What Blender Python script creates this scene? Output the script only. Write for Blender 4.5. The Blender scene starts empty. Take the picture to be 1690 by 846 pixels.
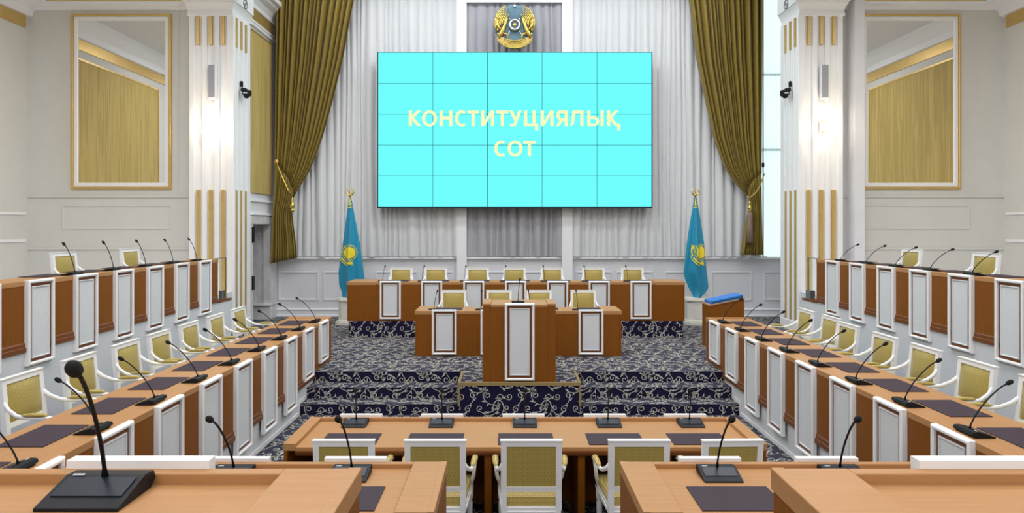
import bpy, bmesh, math, random
from mathutils import Vector, Matrix
PI = math.pi
sc = bpy.context.scene
COL = sc.collection
# ------------------------------------------------------------ camera, world, lights, exposure
F = 1070.0
CZ = 2.62
cam_d = bpy.data.cameras.new('camera'); cam = bpy.data.objects.new('camera', cam_d); COL.objects.link(cam)
cam.location = (0, 0, CZ); cam.rotation_euler = (PI/2, 0, 0)
cam_d.sensor_width = 36; cam_d.lens = F/1690*36
cam_d.shift_x = 6.5/1690; cam_d.shift_y = -50/1690
cam_d.clip_start = 0.05
sc.camera = cam
def P(px, py, Y):                       # photograph position + distance -> point in the room
    return Vector(((px-838.5)*Y/F, Y, CZ-(py-373)*Y/F))
w = bpy.data.worlds.new('daylight'); sc.world = w; w.use_nodes = True
w.node_tree.nodes['Background'].inputs[0].default_value = (0.80, 0.98, 1.0, 1)
w.node_tree.nodes['Background'].inputs[1].default_value = 1.5
def area(name, loc, sx, sy, power, col=(.97, .985, 1), rot=(0, 0, 0)):
    d = bpy.data.lights.new(name, 'AREA'); d.shape = 'RECTANGLE'; d.size = sx; d.size_y = sy
    d.energy = power; d.color = col
    o = bpy.data.objects.new(name, d); COL.objects.link(o); o.location = loc; o.rotation_euler = rot
    return o
for i, y in enumerate((1.0, 4.6, 8.2, -2.8)):  # last pair, behind the camera, is added fill for surfaces facing it
    for x in (-2.8, 3.1):
        area('ceiling_panel_and_fill', (x, y, 7.25), 3.2, 1.8, (85, 105, 145, 190)[i])
area('ceiling_panel_and_fill', (0.16, 11.6, 7.25), 7.5, 1.0, 170)
area('stage_light_panel', (0.16, 13.8, 8.5), 9.5, 0.8, 175)
for x in (-7.8, 8.1):
    for y in (9.0, 4.5): area('side_light_panel', (x, y, 7.25), .9, 1.1, 55)
sc.view_settings.view_transform = 'Standard'
sc.view_settings.look = 'None'
sc.view_settings.exposure = 0.0
sc.view_settings.gamma = 1
sc.view_settings.use_curve_mapping = False

# ------------------------------------------------------------ materials
def srgb(r, g, b):
    f = lambda c: (c/255/12.92) if c/255 <= .04045 else ((c/255+.055)/1.055)**2.4
    return (f(r), f(g), f(b), 1)
MATS = {}
def mat(name, col, rough=.5, metal=0., col2=None, scale=(1, 1, 1), tex=None, bump=0., nscale=20., spec=.5, sheen=0., trans=0., emit=None, estr=0., coat=0.):
    m = bpy.data.materials.new(name); m.use_nodes = True; nt = m.node_tree
    b = nt.nodes['Principled BSDF']
    b.inputs['Base Color'].default_value = col
    b.inputs['Roughness'].default_value = rough
    b.inputs['Metallic'].default_value = metal
    b.inputs['Specular IOR Level'].default_value = spec
    if sheen: b.inputs['Sheen Weight'].default_value = sheen
    if trans: b.inputs['Transmission Weight'].default_value = trans
    if coat: b.inputs['Coat Weight'].default_value = coat; b.inputs['Coat Roughness'].default_value = .15
    if emit: b.inputs['Emission Color'].default_value = emit; b.inputs['Emission Strength'].default_value = estr
    if tex:
        tc = nt.nodes.new('ShaderNodeTexCoord'); mp = nt.nodes.new('ShaderNodeMapping')
        mp.inputs['Scale'].default_value = scale
        nt.links.new(tc.outputs['Object'], mp.inputs['Vector'])
        if tex == 'noise':
            t = nt.nodes.new('ShaderNodeTexNoise'); t.inputs['Scale'].default_value = nscale; t.inputs['Detail'].default_value = 6
            t.inputs['Roughness'].default_value = .65
            fac = t.outputs['Fac']
        elif tex == 'voronoi':
            t = nt.nodes.new('ShaderNodeTexVoronoi'); t.inputs['Scale'].default_value = nscale
            fac = t.outputs['Distance']
        elif tex == 'wave':
            t = nt.nodes.new('ShaderNodeTexWave'); t.inputs['Scale'].default_value = nscale; t.inputs['Distortion'].default_value = 9
            t.inputs['Detail'].default_value = 3; t.inputs['Detail Scale'].default_value = .8
            fac = t.outputs['Fac']
        elif tex == 'check':          # woven diamond brocade: product of two diagonal waves
            t = None
            outs = []
            for ang in (PI/4, -PI/4):
                m2 = nt.nodes.new('ShaderNodeMapping'); m2.inputs['Rotation'].default_value = (0, ang, 0)
                nt.links.new(mp.outputs['Vector'], m2.inputs['Vector'])
                wv = nt.nodes.new('ShaderNodeTexWave'); wv.inputs['Scale'].default_value = nscale; wv.bands_direction = 'X'
                nt.links.new(m2.outputs['Vector'], wv.inputs['Vector']); outs.append(wv.outputs['Fac'])
            mu = nt.nodes.new('ShaderNodeMath'); mu.operation = 'MULTIPLY'
            nt.links.new(outs[0], mu.inputs[0]); nt.links.new(outs[1], mu.inputs[1]); fac = mu.outputs[0]
        if t: nt.links.new(mp.outputs['Vector'], t.inputs['Vector'])
        rp = nt.nodes.new('ShaderNodeValToRGB')
        rp.color_ramp.elements[0].position = .3; rp.color_ramp.elements[1].position = .72
        rp.color_ramp.elements[0].color = col; rp.color_ramp.elements[1].color = col2 or col
        nt.links.new(fac, rp.inputs['Fac']); nt.links.new(rp.outputs['Color'], b.inputs['Base Color'])
        if bump:
            bp = nt.nodes.new('ShaderNodeBump'); bp.inputs['Strength'].default_value = bump; bp.inputs['Distance'].default_value = .01
            nt.links.new(fac, bp.inputs['Height']); nt.links.new(bp.outputs['Normal'], b.inputs['Normal'])
    MATS[name] = m
    return m
wood_front = mat('cherry_veneer_front', srgb(124, 70, 8), .45, col2=srgb(137, 80, 13), tex='noise', scale=(9, 9, .6), nscale=7, spec=.28)
wood_top = mat('beech_veneer_top', srgb(174, 126, 80), .44, col2=srgb(186, 138, 92), tex='noise', scale=(.5, 7, 7), nscale=5, spec=.3)
wood_dark = mat('cherry_moulding', srgb(108, 58, 18), .45, col2=srgb(122, 68, 26), tex='noise', scale=(1, 1, 6), nscale=8)
white = mat('white_lacquer', srgb(244, 244, 246), .35)
field = mat('panel_white', srgb(214, 216, 221), .6, col2=srgb(222, 224, 228), tex='noise', nscale=60)
wallm = mat('wall_paint', srgb(214, 212, 207), .65, col2=srgb(219, 217, 212), tex='noise', nscale=3)
wallg = mat('wall_paint_cool', srgb(214, 216, 222), .6, col2=srgb(220, 221, 226), tex='noise', nscale=40)
wains = mat('wainscot_white', srgb(226, 226, 232), .4, col2=srgb(231, 231, 235), tex='noise', nscale=3)
ceilm = mat('ceiling_paint', srgb(225, 225, 228), .8, col2=srgb(228, 228, 230), tex='noise', nscale=2)
gold = mat('gold_leaf', srgb(208, 174, 104), .4, metal=.6, col2=srgb(222, 190, 122), tex='noise', nscale=12)
goldsh = mat('polished_gold', srgb(206, 178, 84), .25, metal=.92, col2=srgb(222, 196, 112), tex='noise', nscale=10)
silver = mat('polished_silver', srgb(228, 228, 226), .2, metal=.9)
fabric = mat('gold_wall_fabric', srgb(176, 150, 72), .7, col2=srgb(196, 170, 92), tex='wave', scale=(6, 6, .15), nscale=4, sheen=.2, bump=.1)
brocade = mat('gold_brocade', srgb(164, 142, 66), .55, col2=srgb(202, 184, 108), tex='check', nscale=19, sheen=.2)
cushion = mat('gold_cushion', srgb(170, 146, 68), .5, col2=srgb(208, 190, 112), tex='check', nscale=22, sheen=.2)
curtm = mat('olive_gold_velvet', srgb(122, 100, 24), .6, col2=srgb(144, 122, 38), tex='noise', nscale=14, sheen=.15)
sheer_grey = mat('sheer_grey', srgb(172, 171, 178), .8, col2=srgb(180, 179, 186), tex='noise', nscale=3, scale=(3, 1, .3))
sheer = mat('sheer_white', srgb(218, 219, 222), .8, col2=srgb(226, 227, 229), tex='noise', nscale=3, scale=(3, 1, .3))
navy = mat('carpet_navy', srgb(20, 17, 46), .95, col2=srgb(30, 26, 62), tex='noise', nscale=60, sheen=.2, spec=.1)
scroll = mat('carpet_scroll', srgb(190, 186, 172), .95, col2=srgb(208, 205, 196), tex='noise', nscale=80, spec=.1)
carpet_edge = mat('carpet_edging', srgb(150, 128, 84), .9)
black = mat('black_plastic', srgb(18, 20, 26), .5, col2=srgb(22, 24, 30), tex='noise', nscale=30, spec=.25)
navybl = mat('dark_glossy_plastic', srgb(22, 28, 42), .35, spec=.3)
foam = mat('black_foam', srgb(16, 16, 18), .95, col2=srgb(26, 26, 28), tex='noise', nscale=200)
leather = mat('aubergine_leather', srgb(60, 48, 58), .7, col2=srgb(66, 54, 64), tex='noise', nscale=90, spec=.25)
greybox = mat('speaker_grille', srgb(150, 152, 160), .45, metal=.3, col2=srgb(158, 160, 168), tex='noise', nscale=200)
marble = mat('grey_marble', srgb(196, 194, 196), .25, col2=srgb(232, 230, 230), tex='noise', scale=(1, 1.4, .9), nscale=3)
flagblue = mat('flag_blue', srgb(0, 132, 170), .65, col2=srgb(8, 140, 176), tex='noise', nscale=20, sheen=.2)
flagyel = mat('flag_yellow', srgb(240, 220, 50), .6)
folder = mat('blue_binder', srgb(40, 120, 205), .4)
ped = mat('ivory_lacquer', srgb(226, 222, 212), .4)
brown_t = mat('mauve_tassel', srgb(132, 112, 98), .8, col2=srgb(150, 128, 112), tex='wave', scale=(20, 20, 1), nscale=4)
mirrorm = mat('mirror_glass', (.86, .87, .88, 1), .02, metal=1.)
steel = mat('steel', srgb(150, 152, 156), .35, metal=.8)
rayblue = mat('emblem_blue', srgb(88, 118, 134), .35, metal=.5, col2=srgb(110, 138, 152), tex='noise', nscale=8)
deepblue = mat('emblem_deep_blue', srgb(20, 90, 140), .3)
redtxt = mat('emblem_letter_red', srgb(170, 80, 30), .4)
dark = mat('dark_joint', srgb(20, 40, 60), .6)
def emis(name, col, s):
    m = bpy.data.materials.new(name); m.use_nodes = True; nt = m.node_tree; nt.nodes.clear()
    e = nt.nodes.new('ShaderNodeEmission'); e.inputs[0].default_value = col; e.inputs[1].default_value = s
    o = nt.nodes.new('ShaderNodeOutputMaterial'); nt.links.new(e.outputs[0], o.inputs[0]); return m
scr = emis('screen_cyan', srgb(112, 254, 255), 1.0)
scrtxt = emis('screen_letters', srgb(250, 250, 190), 1.0)
bulb = emis('lamp_glow', (1, .86, .66, 1), 9)
glass = mat('clear_glass', (.95, .98, .97, 1), .02, trans=1.)
glass.node_tree.nodes['Principled BSDF'].inputs['IOR'].default_value = 1.1
# thin cloth in front of the daylight
day = bpy.data.materials.new('daylit_sheer'); day.use_nodes = True; nt = day.node_tree; nt.nodes.clear()
tr = nt.nodes.new('ShaderNodeBsdfTranslucent'); tr.inputs[0].default_value = (.9, .95, .96, 1)
tp = nt.nodes.new('ShaderNodeBsdfTransparent'); mx = nt.nodes.new('ShaderNodeMixShader'); mx.inputs[0].default_value = .6
oo = nt.nodes.new('ShaderNodeOutputMaterial')
nt.links.new(tp.outputs[0], mx.inputs[1]); nt.links.new(tr.outputs[0], mx.inputs[2]); nt.links.new(mx.outputs[0], oo.inputs[0])

# ------------------------------------------------------------ mesh helpers
class G:
    def __init__(s): s.v = []; s.f = []
    def add(s, vs, fs):
        n = len(s.v); s.v += [tuple(v) for v in vs]; s.f += [tuple(i+n for i in f) for f in fs]; return s
    def box(s, x0, y0, z0, x1, y1, z1, c=0.):
        if x0 > x1: x0, x1 = x1, x0
        if y0 > y1: y0, y1 = y1, y0
        if z0 > z1: z0, z1 = z1, z0
        if c <= 0 or min(x1-x0, y1-y0, z1-z0) < 2.2*c:
            return s.add([(x0,y0,z0),(x1,y0,z0),(x1,y1,z0),(x0,y1,z0),(x0,y0,z1),(x1,y0,z1),(x1,y1,z1),(x0,y1,z1)],
                  [(0,3,2,1),(4,5,6,7),(0,1,5,4),(1,2,6,5),(2,3,7,6),(3,0,4,7)])
        bm = bmesh.new(); bmesh.ops.create_cube(bm, size=1)
        for v in bm.verts:
            v.co = Vector(((x0+x1)/2+v.co.x*(x1-x0), (y0+y1)/2+v.co.y*(y1-y0), (z0+z1)/2+v.co.z*(z1-z0)))
        bmesh.ops.bevel(bm, geom=bm.edges[:], offset=c, segments=1, affect='EDGES')
        bm.verts.index_update()
        s.add([v.co[:] for v in bm.verts], [tuple(v.index for v in f.verts) for f in bm.faces]); bm.free(); return s
    def tube(s, pts, r, n=8, cap=True):
        pts = [Vector(p) for p in pts]; rs = r if isinstance(r, (list, tuple)) else [r]*len(pts)
        rings = []; up = None
        for i, p in enumerate(pts):
            t = (pts[min(i+1, len(pts)-1)]-pts[max(i-1, 0)]).normalized()
            if up is None:
                up = Vector((0, 0, 1)) if abs(t.z) < .9 else Vector((0, 1, 0))
            a = t.cross(up).normalized(); up = a.cross(t).normalized()
            rr = rs[i] if isinstance(rs[i], (tuple, list)) else (rs[i], rs[i])
            rings.append([p+a*math.cos(2*PI*k/n)*rr[0]+up*math.sin(2*PI*k/n)*rr[1] for k in range(n)])
        vs = [v for q in rings for v in q]; fs = []
        for i in range(len(pts)-1):
            for k in range(n):
                fs.append((i*n+k, (i+1)*n+k, (i+1)*n+(k+1) % n, i*n+(k+1) % n))
        if cap: fs.append(tuple(range(n))); fs.append(tuple((len(pts)-1)*n+k for k in reversed(range(n))))
        return s.add(vs, fs)
    def lathe(s, prof, n=12, c=(0, 0, 0)):
        return s.tube([(c[0], c[1], c[2]+z) for r, z in prof], [max(r, .0005) for r, z in prof], n)
    def prism(s, poly, a0, a1, axis='x'):
        def mk(a, p):
            return (a, p[0], p[1]) if axis == 'x' else ((p[0], a, p[1]) if axis == 'y' else (p[0], p[1], a))
        n = len(poly)
        vs = [mk(a0, p) for p in poly]+[mk(a1, p) for p in poly]
        return s.add(vs, [tuple(range(n)), tuple(reversed(range(n, 2*n)))]+[(i, i+n, (i+1) % n+n, (i+1) % n) for i in range(n)])
    def ell(s, c, r, n=10, m=6):
        vs = []; fs = []
        for i in range(m+1):
            th = PI*i/m
            for k in range(n):
                ph = 2*PI*k/n
                vs.append((c[0]+r[0]*math.sin(th)*math.cos(ph), c[1]+r[1]*math.sin(th)*math.sin(ph), c[2]+r[2]*math.cos(th)))
        for i in range(m):
            for k in range(n):
                fs.append((i*n+k, (i+1)*n+k, (i+1)*n+(k+1) % n, i*n+(k+1) % n))
        return s.add(vs, fs)
    def frame(s, x0, z0, x1, z1, t, y0, y1, c=0.):      # rectangular frame in the xz plane, mitred
        o = [(x0, z0), (x1, z0), (x1, z1), (x0, z1)]; i = [(x0+t, z0+t), (x1-t, z0+t), (x1-t, z1-t), (x0+t, z1-t)]
        b = [(x0+c, z0+c), (x1-c, z0+c), (x1-c, z1-c), (x0+c, z1-c)]; bi = [(x0+t-c, z0+t-c), (x1-t+c, z0+t-c), (x1-t+c, z1-t+c), (x0+t-c, z1-t+c)]
        sg = 1 if y1 > y0 else -1
        rings = [[(p[0], y1, p[1]) for p in o], [(p[0], y0+sg*c, p[1]) for p in o], [(p[0], y0, p[1]) for p in b],
                 [(p[0], y0, p[1]) for p in bi], [(p[0], y0+sg*c, p[1]) for p in i], [(p[0], y1, p[1]) for p in i]]
        vs = [v for q in rings for v in q]; fs = []
        for r in range(5):
            for k in range(4):
                fs.append((r*4+k, r*4+(k+1) % 4, (r+1)*4+(k+1) % 4, (r+1)*4+k))
        for k in range(4): fs.append((20+k, 20+(k+1) % 4, (k+1) % 4, k))
        return s.add(vs, fs)
    def mesh(s, name, m, smooth=False):
        me = bpy.data.meshes.new(name); me.from_pydata(s.v, [], s.f); me.materials.append(m)
        bm = bmesh.new(); bm.from_mesh(me); bmesh.ops.recalc_face_normals(bm, faces=bm.faces[:]); bm.to_mesh(me); bm.free()
        if smooth: me.shade_smooth()
        return me
def link(name, me, parent=None, loc=(0, 0, 0), rz=0.):
    o = bpy.data.objects.new(name, me); COL.objects.link(o); o.location = loc; o.rotation_euler = (0, 0, rz)
    if parent: o.parent = parent
    return o
def part(name, g, m, parent, smooth=False, loc=(0, 0, 0), rz=0.):
    return link(name, g.mesh(name, m, smooth), parent, loc, rz)
def thing(name, label, cat, loc=(0, 0, 0), rz=0., group=None):
    o = link(name, None, None, loc, rz); o['label'] = label; o['category'] = cat
    if group: o['group'] = group
    return o
def struct(name, g, m, label=None, parent=None, smooth=False):
    o = part(name, g, m, parent, smooth)
    if not parent: o['kind'] = 'structure'
    if label: o['label'] = label
    return o
def copy_tree(o, parent=None):
    c = o.copy(); COL.objects.link(c); c.parent = parent
    for ch in KIDS.get(o.name, ()): copy_tree(ch, c)
    return c
KIDS = {}
def index_kids(root):
    for ch in [x for x in bpy.data.objects if x.parent == root]:
        KIDS.setdefault(root.name, []).append(ch); index_kids(ch)
ORD = ['first', 'second', 'third', 'fourth', 'fifth', 'sixth', 'seventh', 'eighth', 'ninth', 'tenth']

# ------------------------------------------------------------ carpet scrolls
rnd = random.Random(4)
TILE = .66
def ribbon(pts, ws):
    out = []
    L = []; R = []
    for i, p in enumerate(pts):
        a = pts[max(i-1, 0)]; b = pts[min(i+1, len(pts)-1)]
        dx, dy = b[0]-a[0], b[1]-a[1]; n = math.hypot(dx, dy) or 1
        L.append((p[0]-dy/n*ws[i], p[1]+dx/n*ws[i])); R.append((p[0]+dy/n*ws[i], p[1]-dx/n*ws[i]))
    for i in range(len(pts)-1): out.append([L[i], R[i], R[i+1], L[i+1]])
    return out
def leaf(x, y, a, l, wd):
    c, s = math.cos(a), math.sin(a)
    prof = [(0, .0015), (.2, wd*.55), (.42, wd), (.7, wd*.55), (1, .001)]
    return ribbon([(x+c*l*t-s*l*.18*t*t, y+s*l*t+c*l*.18*t*t) for t, _ in prof], [k for _, k in prof])
def make_tile():
    q = []
    n = 4; st = TILE/n
    for i in range(n):
        for j in range(n):
            x = (i+.5+rnd.uniform(-.2, .2)+(.25 if j % 2 else -.25))*st; y = (j+.5+rnd.uniform(-.18, .18))*st
            a = rnd.uniform(0, 2*PI); sg = rnd.choice((-1, 1)); R = rnd.uniform(.045, .06)
            pts = []; ws = []
            for k in range(13):                                   # curl
                t = k/12; r = R*(.28+.72*t); th = a+sg*t*2*PI*1.15
                pts.append((x+r*math.cos(th), y+r*math.sin(th))); ws.append(.0066-.0026*t)
            h = math.atan2(pts[-1][1]-pts[-2][1], pts[-1][0]-pts[-2][0])
            px, py = pts[-1]
            for k in range(9):                                    # tail swings out the other way
                h -= sg*.17; px += math.cos(h)*.024; py += math.sin(h)*.024
                pts.append((px, py)); ws.append(.0042+.0018*k/8)
            q += ribbon(pts, ws)
            q += leaf(px, py, h-sg*.3, .075, .0135)
            p = pts[16]; q += leaf(p[0], p[1], h+sg*1.3, .066, .0125)
            p = pts[14]; q += leaf(p[0], p[1], h-sg*.2+2.4, .05, .010)
    return q
TQ = make_tile()
def scroll_on(name, parent, origin, ux, uy, W, H, phase=(0, 0), off=.0025):
    bm = bmesh.new(); cache = {}
    i0 = int(math.floor(-phase[0]/TILE))-1
    ox, oy = phase
    nx = int(W/TILE)+3; ny = int(H/TILE)+3
    m = .12
    for i in range(-2, nx):
        for j in range(-2, ny):
            dx, dy = i*TILE+ox % TILE, j*TILE+oy % TILE
            for qd in TQ:
                cx = qd[0][0]+dx; cy = qd[0][1]+dy
                if cx < -.02 or cx > W+.02 or cy < -.02 or cy > H+.02: continue
                pp = [(min(max(p[0]+dx, 0), W), min(max(p[1]+dy, 0), H)) for p in qd]
                cache.setdefault('v', []).extend(pp)
    vs = cache.get('v', [])
    bm.free()
    ux = Vector(ux); uy = Vector(uy); o = Vector(origin); nn = ux.cross(uy).normalized()*off
    V = [tuple(o+ux*p[0]+uy*p[1]+nn) for p in vs]
    me = bpy.data.meshes.new(name); me.from_pydata(V, [], [(k, k+1, k+2, k+3) for k in range(0, len(V), 4)])
    me.materials.append(scroll)
    ob = link(name, me, parent); ob['kind'] = 'stuff'
    return ob

# ------------------------------------------------------------ room shell
AX = .16                                   # symmetry axis of the hall
DZ = .465                                  # stage floor
SZ = .385                                  # side strip floor behind the long desks
BZ = 1.30                                  # balcony floor
def mx_(s, a): return AX+s*a
g = G().box(-10.2, -5, -.2, 10.6, 9.0, 0); fl = struct('floor', g, navy)
scroll_on('carpet_scrolls', fl, (-2.9, 4.9, 0), (1, 0, 0), (0, 1, 0), 6.1, 4.08)
# stage floor with its cut for the tongue
g = G().box(-5.6, 9.6, 0, 6.9, 15.6, DZ).box(-6.9, 13.3, 0, -5.6, 15.8, DZ).box(6.9, 12.9, 0, 7.3, 15.8, DZ); st = struct('stage_floor', g, navy)
scroll_on('carpet_scrolls', st, (-5.55, 9.62, DZ), (1, 0, 0), (0, 1, 0), 12.3, 5.85, (.2, .1))
X0, X1 = mx_(-1, 3.03)-.03, mx_(1, 3.03)+.03
scroll_on('riser_scrolls', st, (X0, 9.6, .31), (1, 0, 0), (0, 0, 1), X1-X0, DZ-.31, (.1, .3))
stairs = struct('stair', G().box(X0, 9.3, 0, X1, 9.6, .31), navy, 'upper carpeted step')
stairs['label'] = 'navy scroll-patterned carpet steps up to the stage'
scroll_on('tread_scrolls', stairs, (X0, 9.3, .31), (1, 0, 0), (0, 1, 0), X1-X0, .3)
scroll_on('riser_scrolls', stairs, (X0, 9.3, .15), (1, 0, 0), (0, 0, 1), X1-X0, .16, (.35, .1))
s2 = part('step', G().box(X0, 9.0, 0, X1, 9.3, .15), navy, stairs)
scroll_on('tread_scrolls', s2, (X0, 9.0, .15), (1, 0, 0), (0, 1, 0), X1-X0, .3, (.2, .4))
scroll_on('riser_scrolls', s2, (X0, 9.0, 0), (1, 0, 0), (0, 0, 1), X1-X0, .15, (.5, .5))
# tongue carrying the lectern
tx0, tx1 = -.675, .985
tg = struct('stage_tongue', G().box(tx0, 8.9, 0, tx1, 9.62, DZ+.002), navy)
tg['label'] = 'carpeted projecting block of the stage below the lectern'
scroll_on('riser_scrolls', tg, (tx0, 8.9, 0), (1, 0, 0), (0, 0, 1), tx1-tx0, DZ, (.1, .05))
scroll_on('top_scrolls', tg, (tx0, 8.9, DZ+.002), (1, 0, 0), (0, 1, 0), tx1-tx0, .72, (.1, .05))
g = G().box(tx0-.012, 8.885, DZ-.03, tx1+.012, 8.925, DZ+.014)
for x in (tx0, tx1): g.box(x-.014, 8.886, .15, x+.014, 9.62, .151).box(x-.014, 8.886, .16, x+.014, 8.905, DZ-.03).box(x-.016, 8.925, DZ-.01, x+.016, 9.6, DZ+.014)
part('edge_trim', g, carpet_edge, tg)
# side strips, front skirts with stepped curb
for s, side in ((-1, 'left'), (1, 'right')):
    x = mx_(s, 3.06); xo = mx_(s, 5.235)
    o = struct('side_floor_'+side, G().box(x+s*.03, -1, 0, xo, 10.62, SZ).box(x+s*.03, 10.62, SZ-.05, xo, 10.66, DZ), navy)
    o['label'] = 'carpeted raised strip behind the %s long desk' % side
    scroll_on('carpet_scrolls', o, (min(x, xo)+.05, 4.0, SZ), (1, 0, 0), (0, 1, 0), abs(xo-x)-.1, 6.6, (.3, .2))
    b = struct('skirt_'+side, G().box(x-s*.0, -1, 0, x+s*.04, 10.55, 1.10), wallg)
    b['label'] = 'pale grey wall skirt below the %s long desk' % side
    g = G()
    xc = x-s*.012
    prof = [(1, 0), (8.95, 0), (8.95, .0), (9.6, 0), (10.5, 0), (10.5, .515), (9.55, .515), (9.55, .36), (9.25, .36), (9.25, .20), (8.95, .20), (8.95, .05), (1, .05)]
    prof = [(1, 0), (10.5, 0), (10.5, .515), (9.55, .515), (9.55, .36), (9.25, .36), (9.25, .20), (8.95, .20), (8.95, .05), (1, .05)]
    g.prism(prof, xc, x+s*.01, 'x')
    o = struct('baseboard_'+side, g, white); o['label'] = 'white stepped curb following the stage steps, %s side' % side
    # balcony block
    xb = mx_(s, 5.23); o = struct('balcony_wall_'+side, G().box(xb, -5, 0, mx_(s, 10.2), 11.86, BZ).box(mx_(s, 5.72), 11.86, 0, mx_(s, 10.2), 13.3, BZ), wallg)
    o['label'] = 'pale grey wall carrying the %s balcony' % side
    part('edge_trim', G().box(xb-s*.012, 11.3, BZ-.02, xb+s*.12, 11.87, BZ+.012), wood_dark, o)
    scroll_on('carpet_scrolls', o, (min(xb, mx_(s, 8.2)), 9.5, BZ), (1, 0, 0), (0, 1, 0), 2.97, 2.3)
# seating tiers towards the camera
o = struct('tier_floor', G().box(-2.84, -5, -.0, 3.16, 4.75, .29), navy); o['label'] = 'carpeted tier under the second desk row'
scroll_on('carpet_scrolls', o, (-2.84, 3.2, .29), (1, 0, 0), (0, 1, 0), 6.0, 1.5)
o = struct('tier_floor', G().box(-2.84, -5, .29, 3.16, 2.30, 1.14), navy); o['label'] = 'carpeted upper tier under the nearest desk row'
struct('wall_near', G().box(-10.3, -5.2, 0, 10.7, -5, 7.4), wallm)
for s, side in ((-1, 'left'), (1, 'right')):
    xw = mx_(s, 10.0)
    o = struct('wall_'+side, G().box(xw, -5, 0, xw+s*.2, 13.5, 7.4), wallm)
    for k, (ya, yb) in enumerate(((8.4, 12.3), (3.6, 7.6), (-1.2, 2.8))):
        part('fabric_panel', G().box(xw-s*.03, ya, 3.1, xw, yb, 6.42), fabric, o)
        g = G()
        for (a, b, c_, d) in ((ya-.04, 3.06, yb+.04, 3.1), (ya-.04, 6.42, yb+.04, 6.46), (ya-.04, 3.06, ya, 6.46), (yb, 3.06, yb+.04, 6.46)):
            g.box(xw-s*.045, a, b, xw, c_, d)
        part('panel_frame', g, gold, o)
    part('rail', G().box(xw-s*.03, -5, 2.3, xw, 13.2, 2.36).box(xw-s*.03, -5, 2.85, xw, 13.2, 2.9), white, o)
    part('gold_frieze', G().box(xw-s*.03, -5, 6.66, xw, 13.2, 6.9), gold, o)
    part('cornice', G().prism([(xw, 6.9), (xw-s*.08, 6.92), (xw-s*.12, 7.05), (xw-s*.35, 7.2), (xw-s*.4, 7.32), (xw, 7.32)], -5, 13.3, 'y'), white, o)
struct('ceiling', G().box(-10.3, -5.2, 7.32, 10.7, 13.1, 7.5), ceilm)
struct('ceiling_stage', G().box(-5.9, 13.0, 8.6, 7.2, 15.8, 8.7).box(-5.9, 12.95, 7.4, 7.2, 13.1, 8.7), ceilm)['label'] = 'raised ceiling over the stage recess'
def yprof(g, prof, x0, x1):              # moulding running along x, profile in (y, z)
    g.prism(prof, x0, x1, 'x'); return g
WY = 13.3
for s, side in ((-1, 'left'), (1, 'right')):
    xi = mx_(s, 5.9); xo = mx_(s, 10.2)
    o = struct('wall_front_'+side, G().box(xi, WY, 0, xo, WY+.2, 7.5), wallm)
    o['label'] = 'cream wall facing the hall beside the %s column' % side
    xc = mx_(s, 6.585)
    za = P(0, 324.4, WY).z; zb = P(0, 410, WY).z; zc = P(0, 10, WY).z
    for z in (za, zb): part('rail', G().box(xc, WY-.03, z-.022, xo, WY, z+.018, .006), wallm, o)
    z1, z0 = P(0, 338, WY).z, P(0, 378, WY).z
    for k in range(2):
        a = mx_(s, 7.06+k*2.45); b = mx_(s, 9.3 if k == 0 else 10.0)
        if k == 0: part('wall_panel', G().frame(min(a, b), z0, max(a, b), z1, .03, WY-.02, WY, .008), wallm, o)
    g = G(); yprof(g, [(WY, zc-.09), (WY-.03, zc-.08), (WY-.05, zc-.01), (WY-.12, zc+.03), (WY-.12, zc+.06), (WY, zc+.06)], xc, xo)
    part('cornice_rail', g, white, o)
    part('gold_frieze', G().box(xc, WY-.02, zc+.1, xo, WY, 7.31), gold, o)
    part('pilaster_edge', G().box(mx_(s, 6.9), WY-.012, za+.03, mx_(s, 6.9)+s*.006, WY, zc-.1), field, o)
    # mirror
    pr = (mx_(s, 7.055), mx_(s, 9.1)); xa, xb2 = min(pr), max(pr)
    zt, zl = P(0, 24, WY).z, P(0, 312, WY).z
    mir = thing('wall_mirror', 'tall gold-framed mirror on the wall, %s of the %s column' % (side, side), 'mirror', ((xa+xb2)/2, WY-.0, zl), 0)
    hw = (xb2-xa)/2; H = zt-zl
    part('gold_frame', G().frame(-hw, 0, hw, H, .045, -.06, -.0, .012), gold, mir)
    part('inner_frame', G().frame(-hw+.045, .045, hw-.045, H-.045, .085, -.035, 0, .01), white, mir)
    part('mirror_glass', G().box(-hw+.12, -.012, .12, hw-.12, -.008, H-.12), mirrorm, mir)

# ------------------------------------------------------------ back wall, wainscot, window bays
BY = 15.5
xL, xR = -5.56, 6.95
xs0 = P(1258, 0, BY).x                        # the uncovered window strip starts here
sill = P(0, 425, BY).z
wb = struct('wall_back', G().box(xL-.3, BY, 0, xR, BY+.2, sill).box(xL-.3, BY+.25, sill, xs0+.02, BY+.35, 8.6), wains)
g = G()
yprof(g, [(BY-.10, sill-.02), (BY-.10, sill+.02), (BY+.25, sill+.02), (BY+.25, sill-.02)], xL, xR)
yprof(g, [(BY, sill-.02), (BY-.05, sill-.02), (BY-.035, sill-.07), (BY, sill-.09)], xL, xR)
struct('window_1_sill', g, white)['label'] = 'white window sill running along the back wall'
def zat(py, Y=BY): return P(0, py, Y).z
pans = [(459, 526), (533, 600), (620, 690), (697, 748), (765, 930), (950, 1010), (1016, 1078), (1097, 1164), (1173, 1241), (1260, 1297)]
for a, b in pans:
    part('wainscot_panel', G().frame(P(a, 0, BY).x, zat(496), P(b, 0, BY).x, zat(447), .05, BY-.022, BY, .012), wains, wb)
bb = G()
for zz, t in ((zat(511), .02), (zat(519), .03)):
    pass
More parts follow.
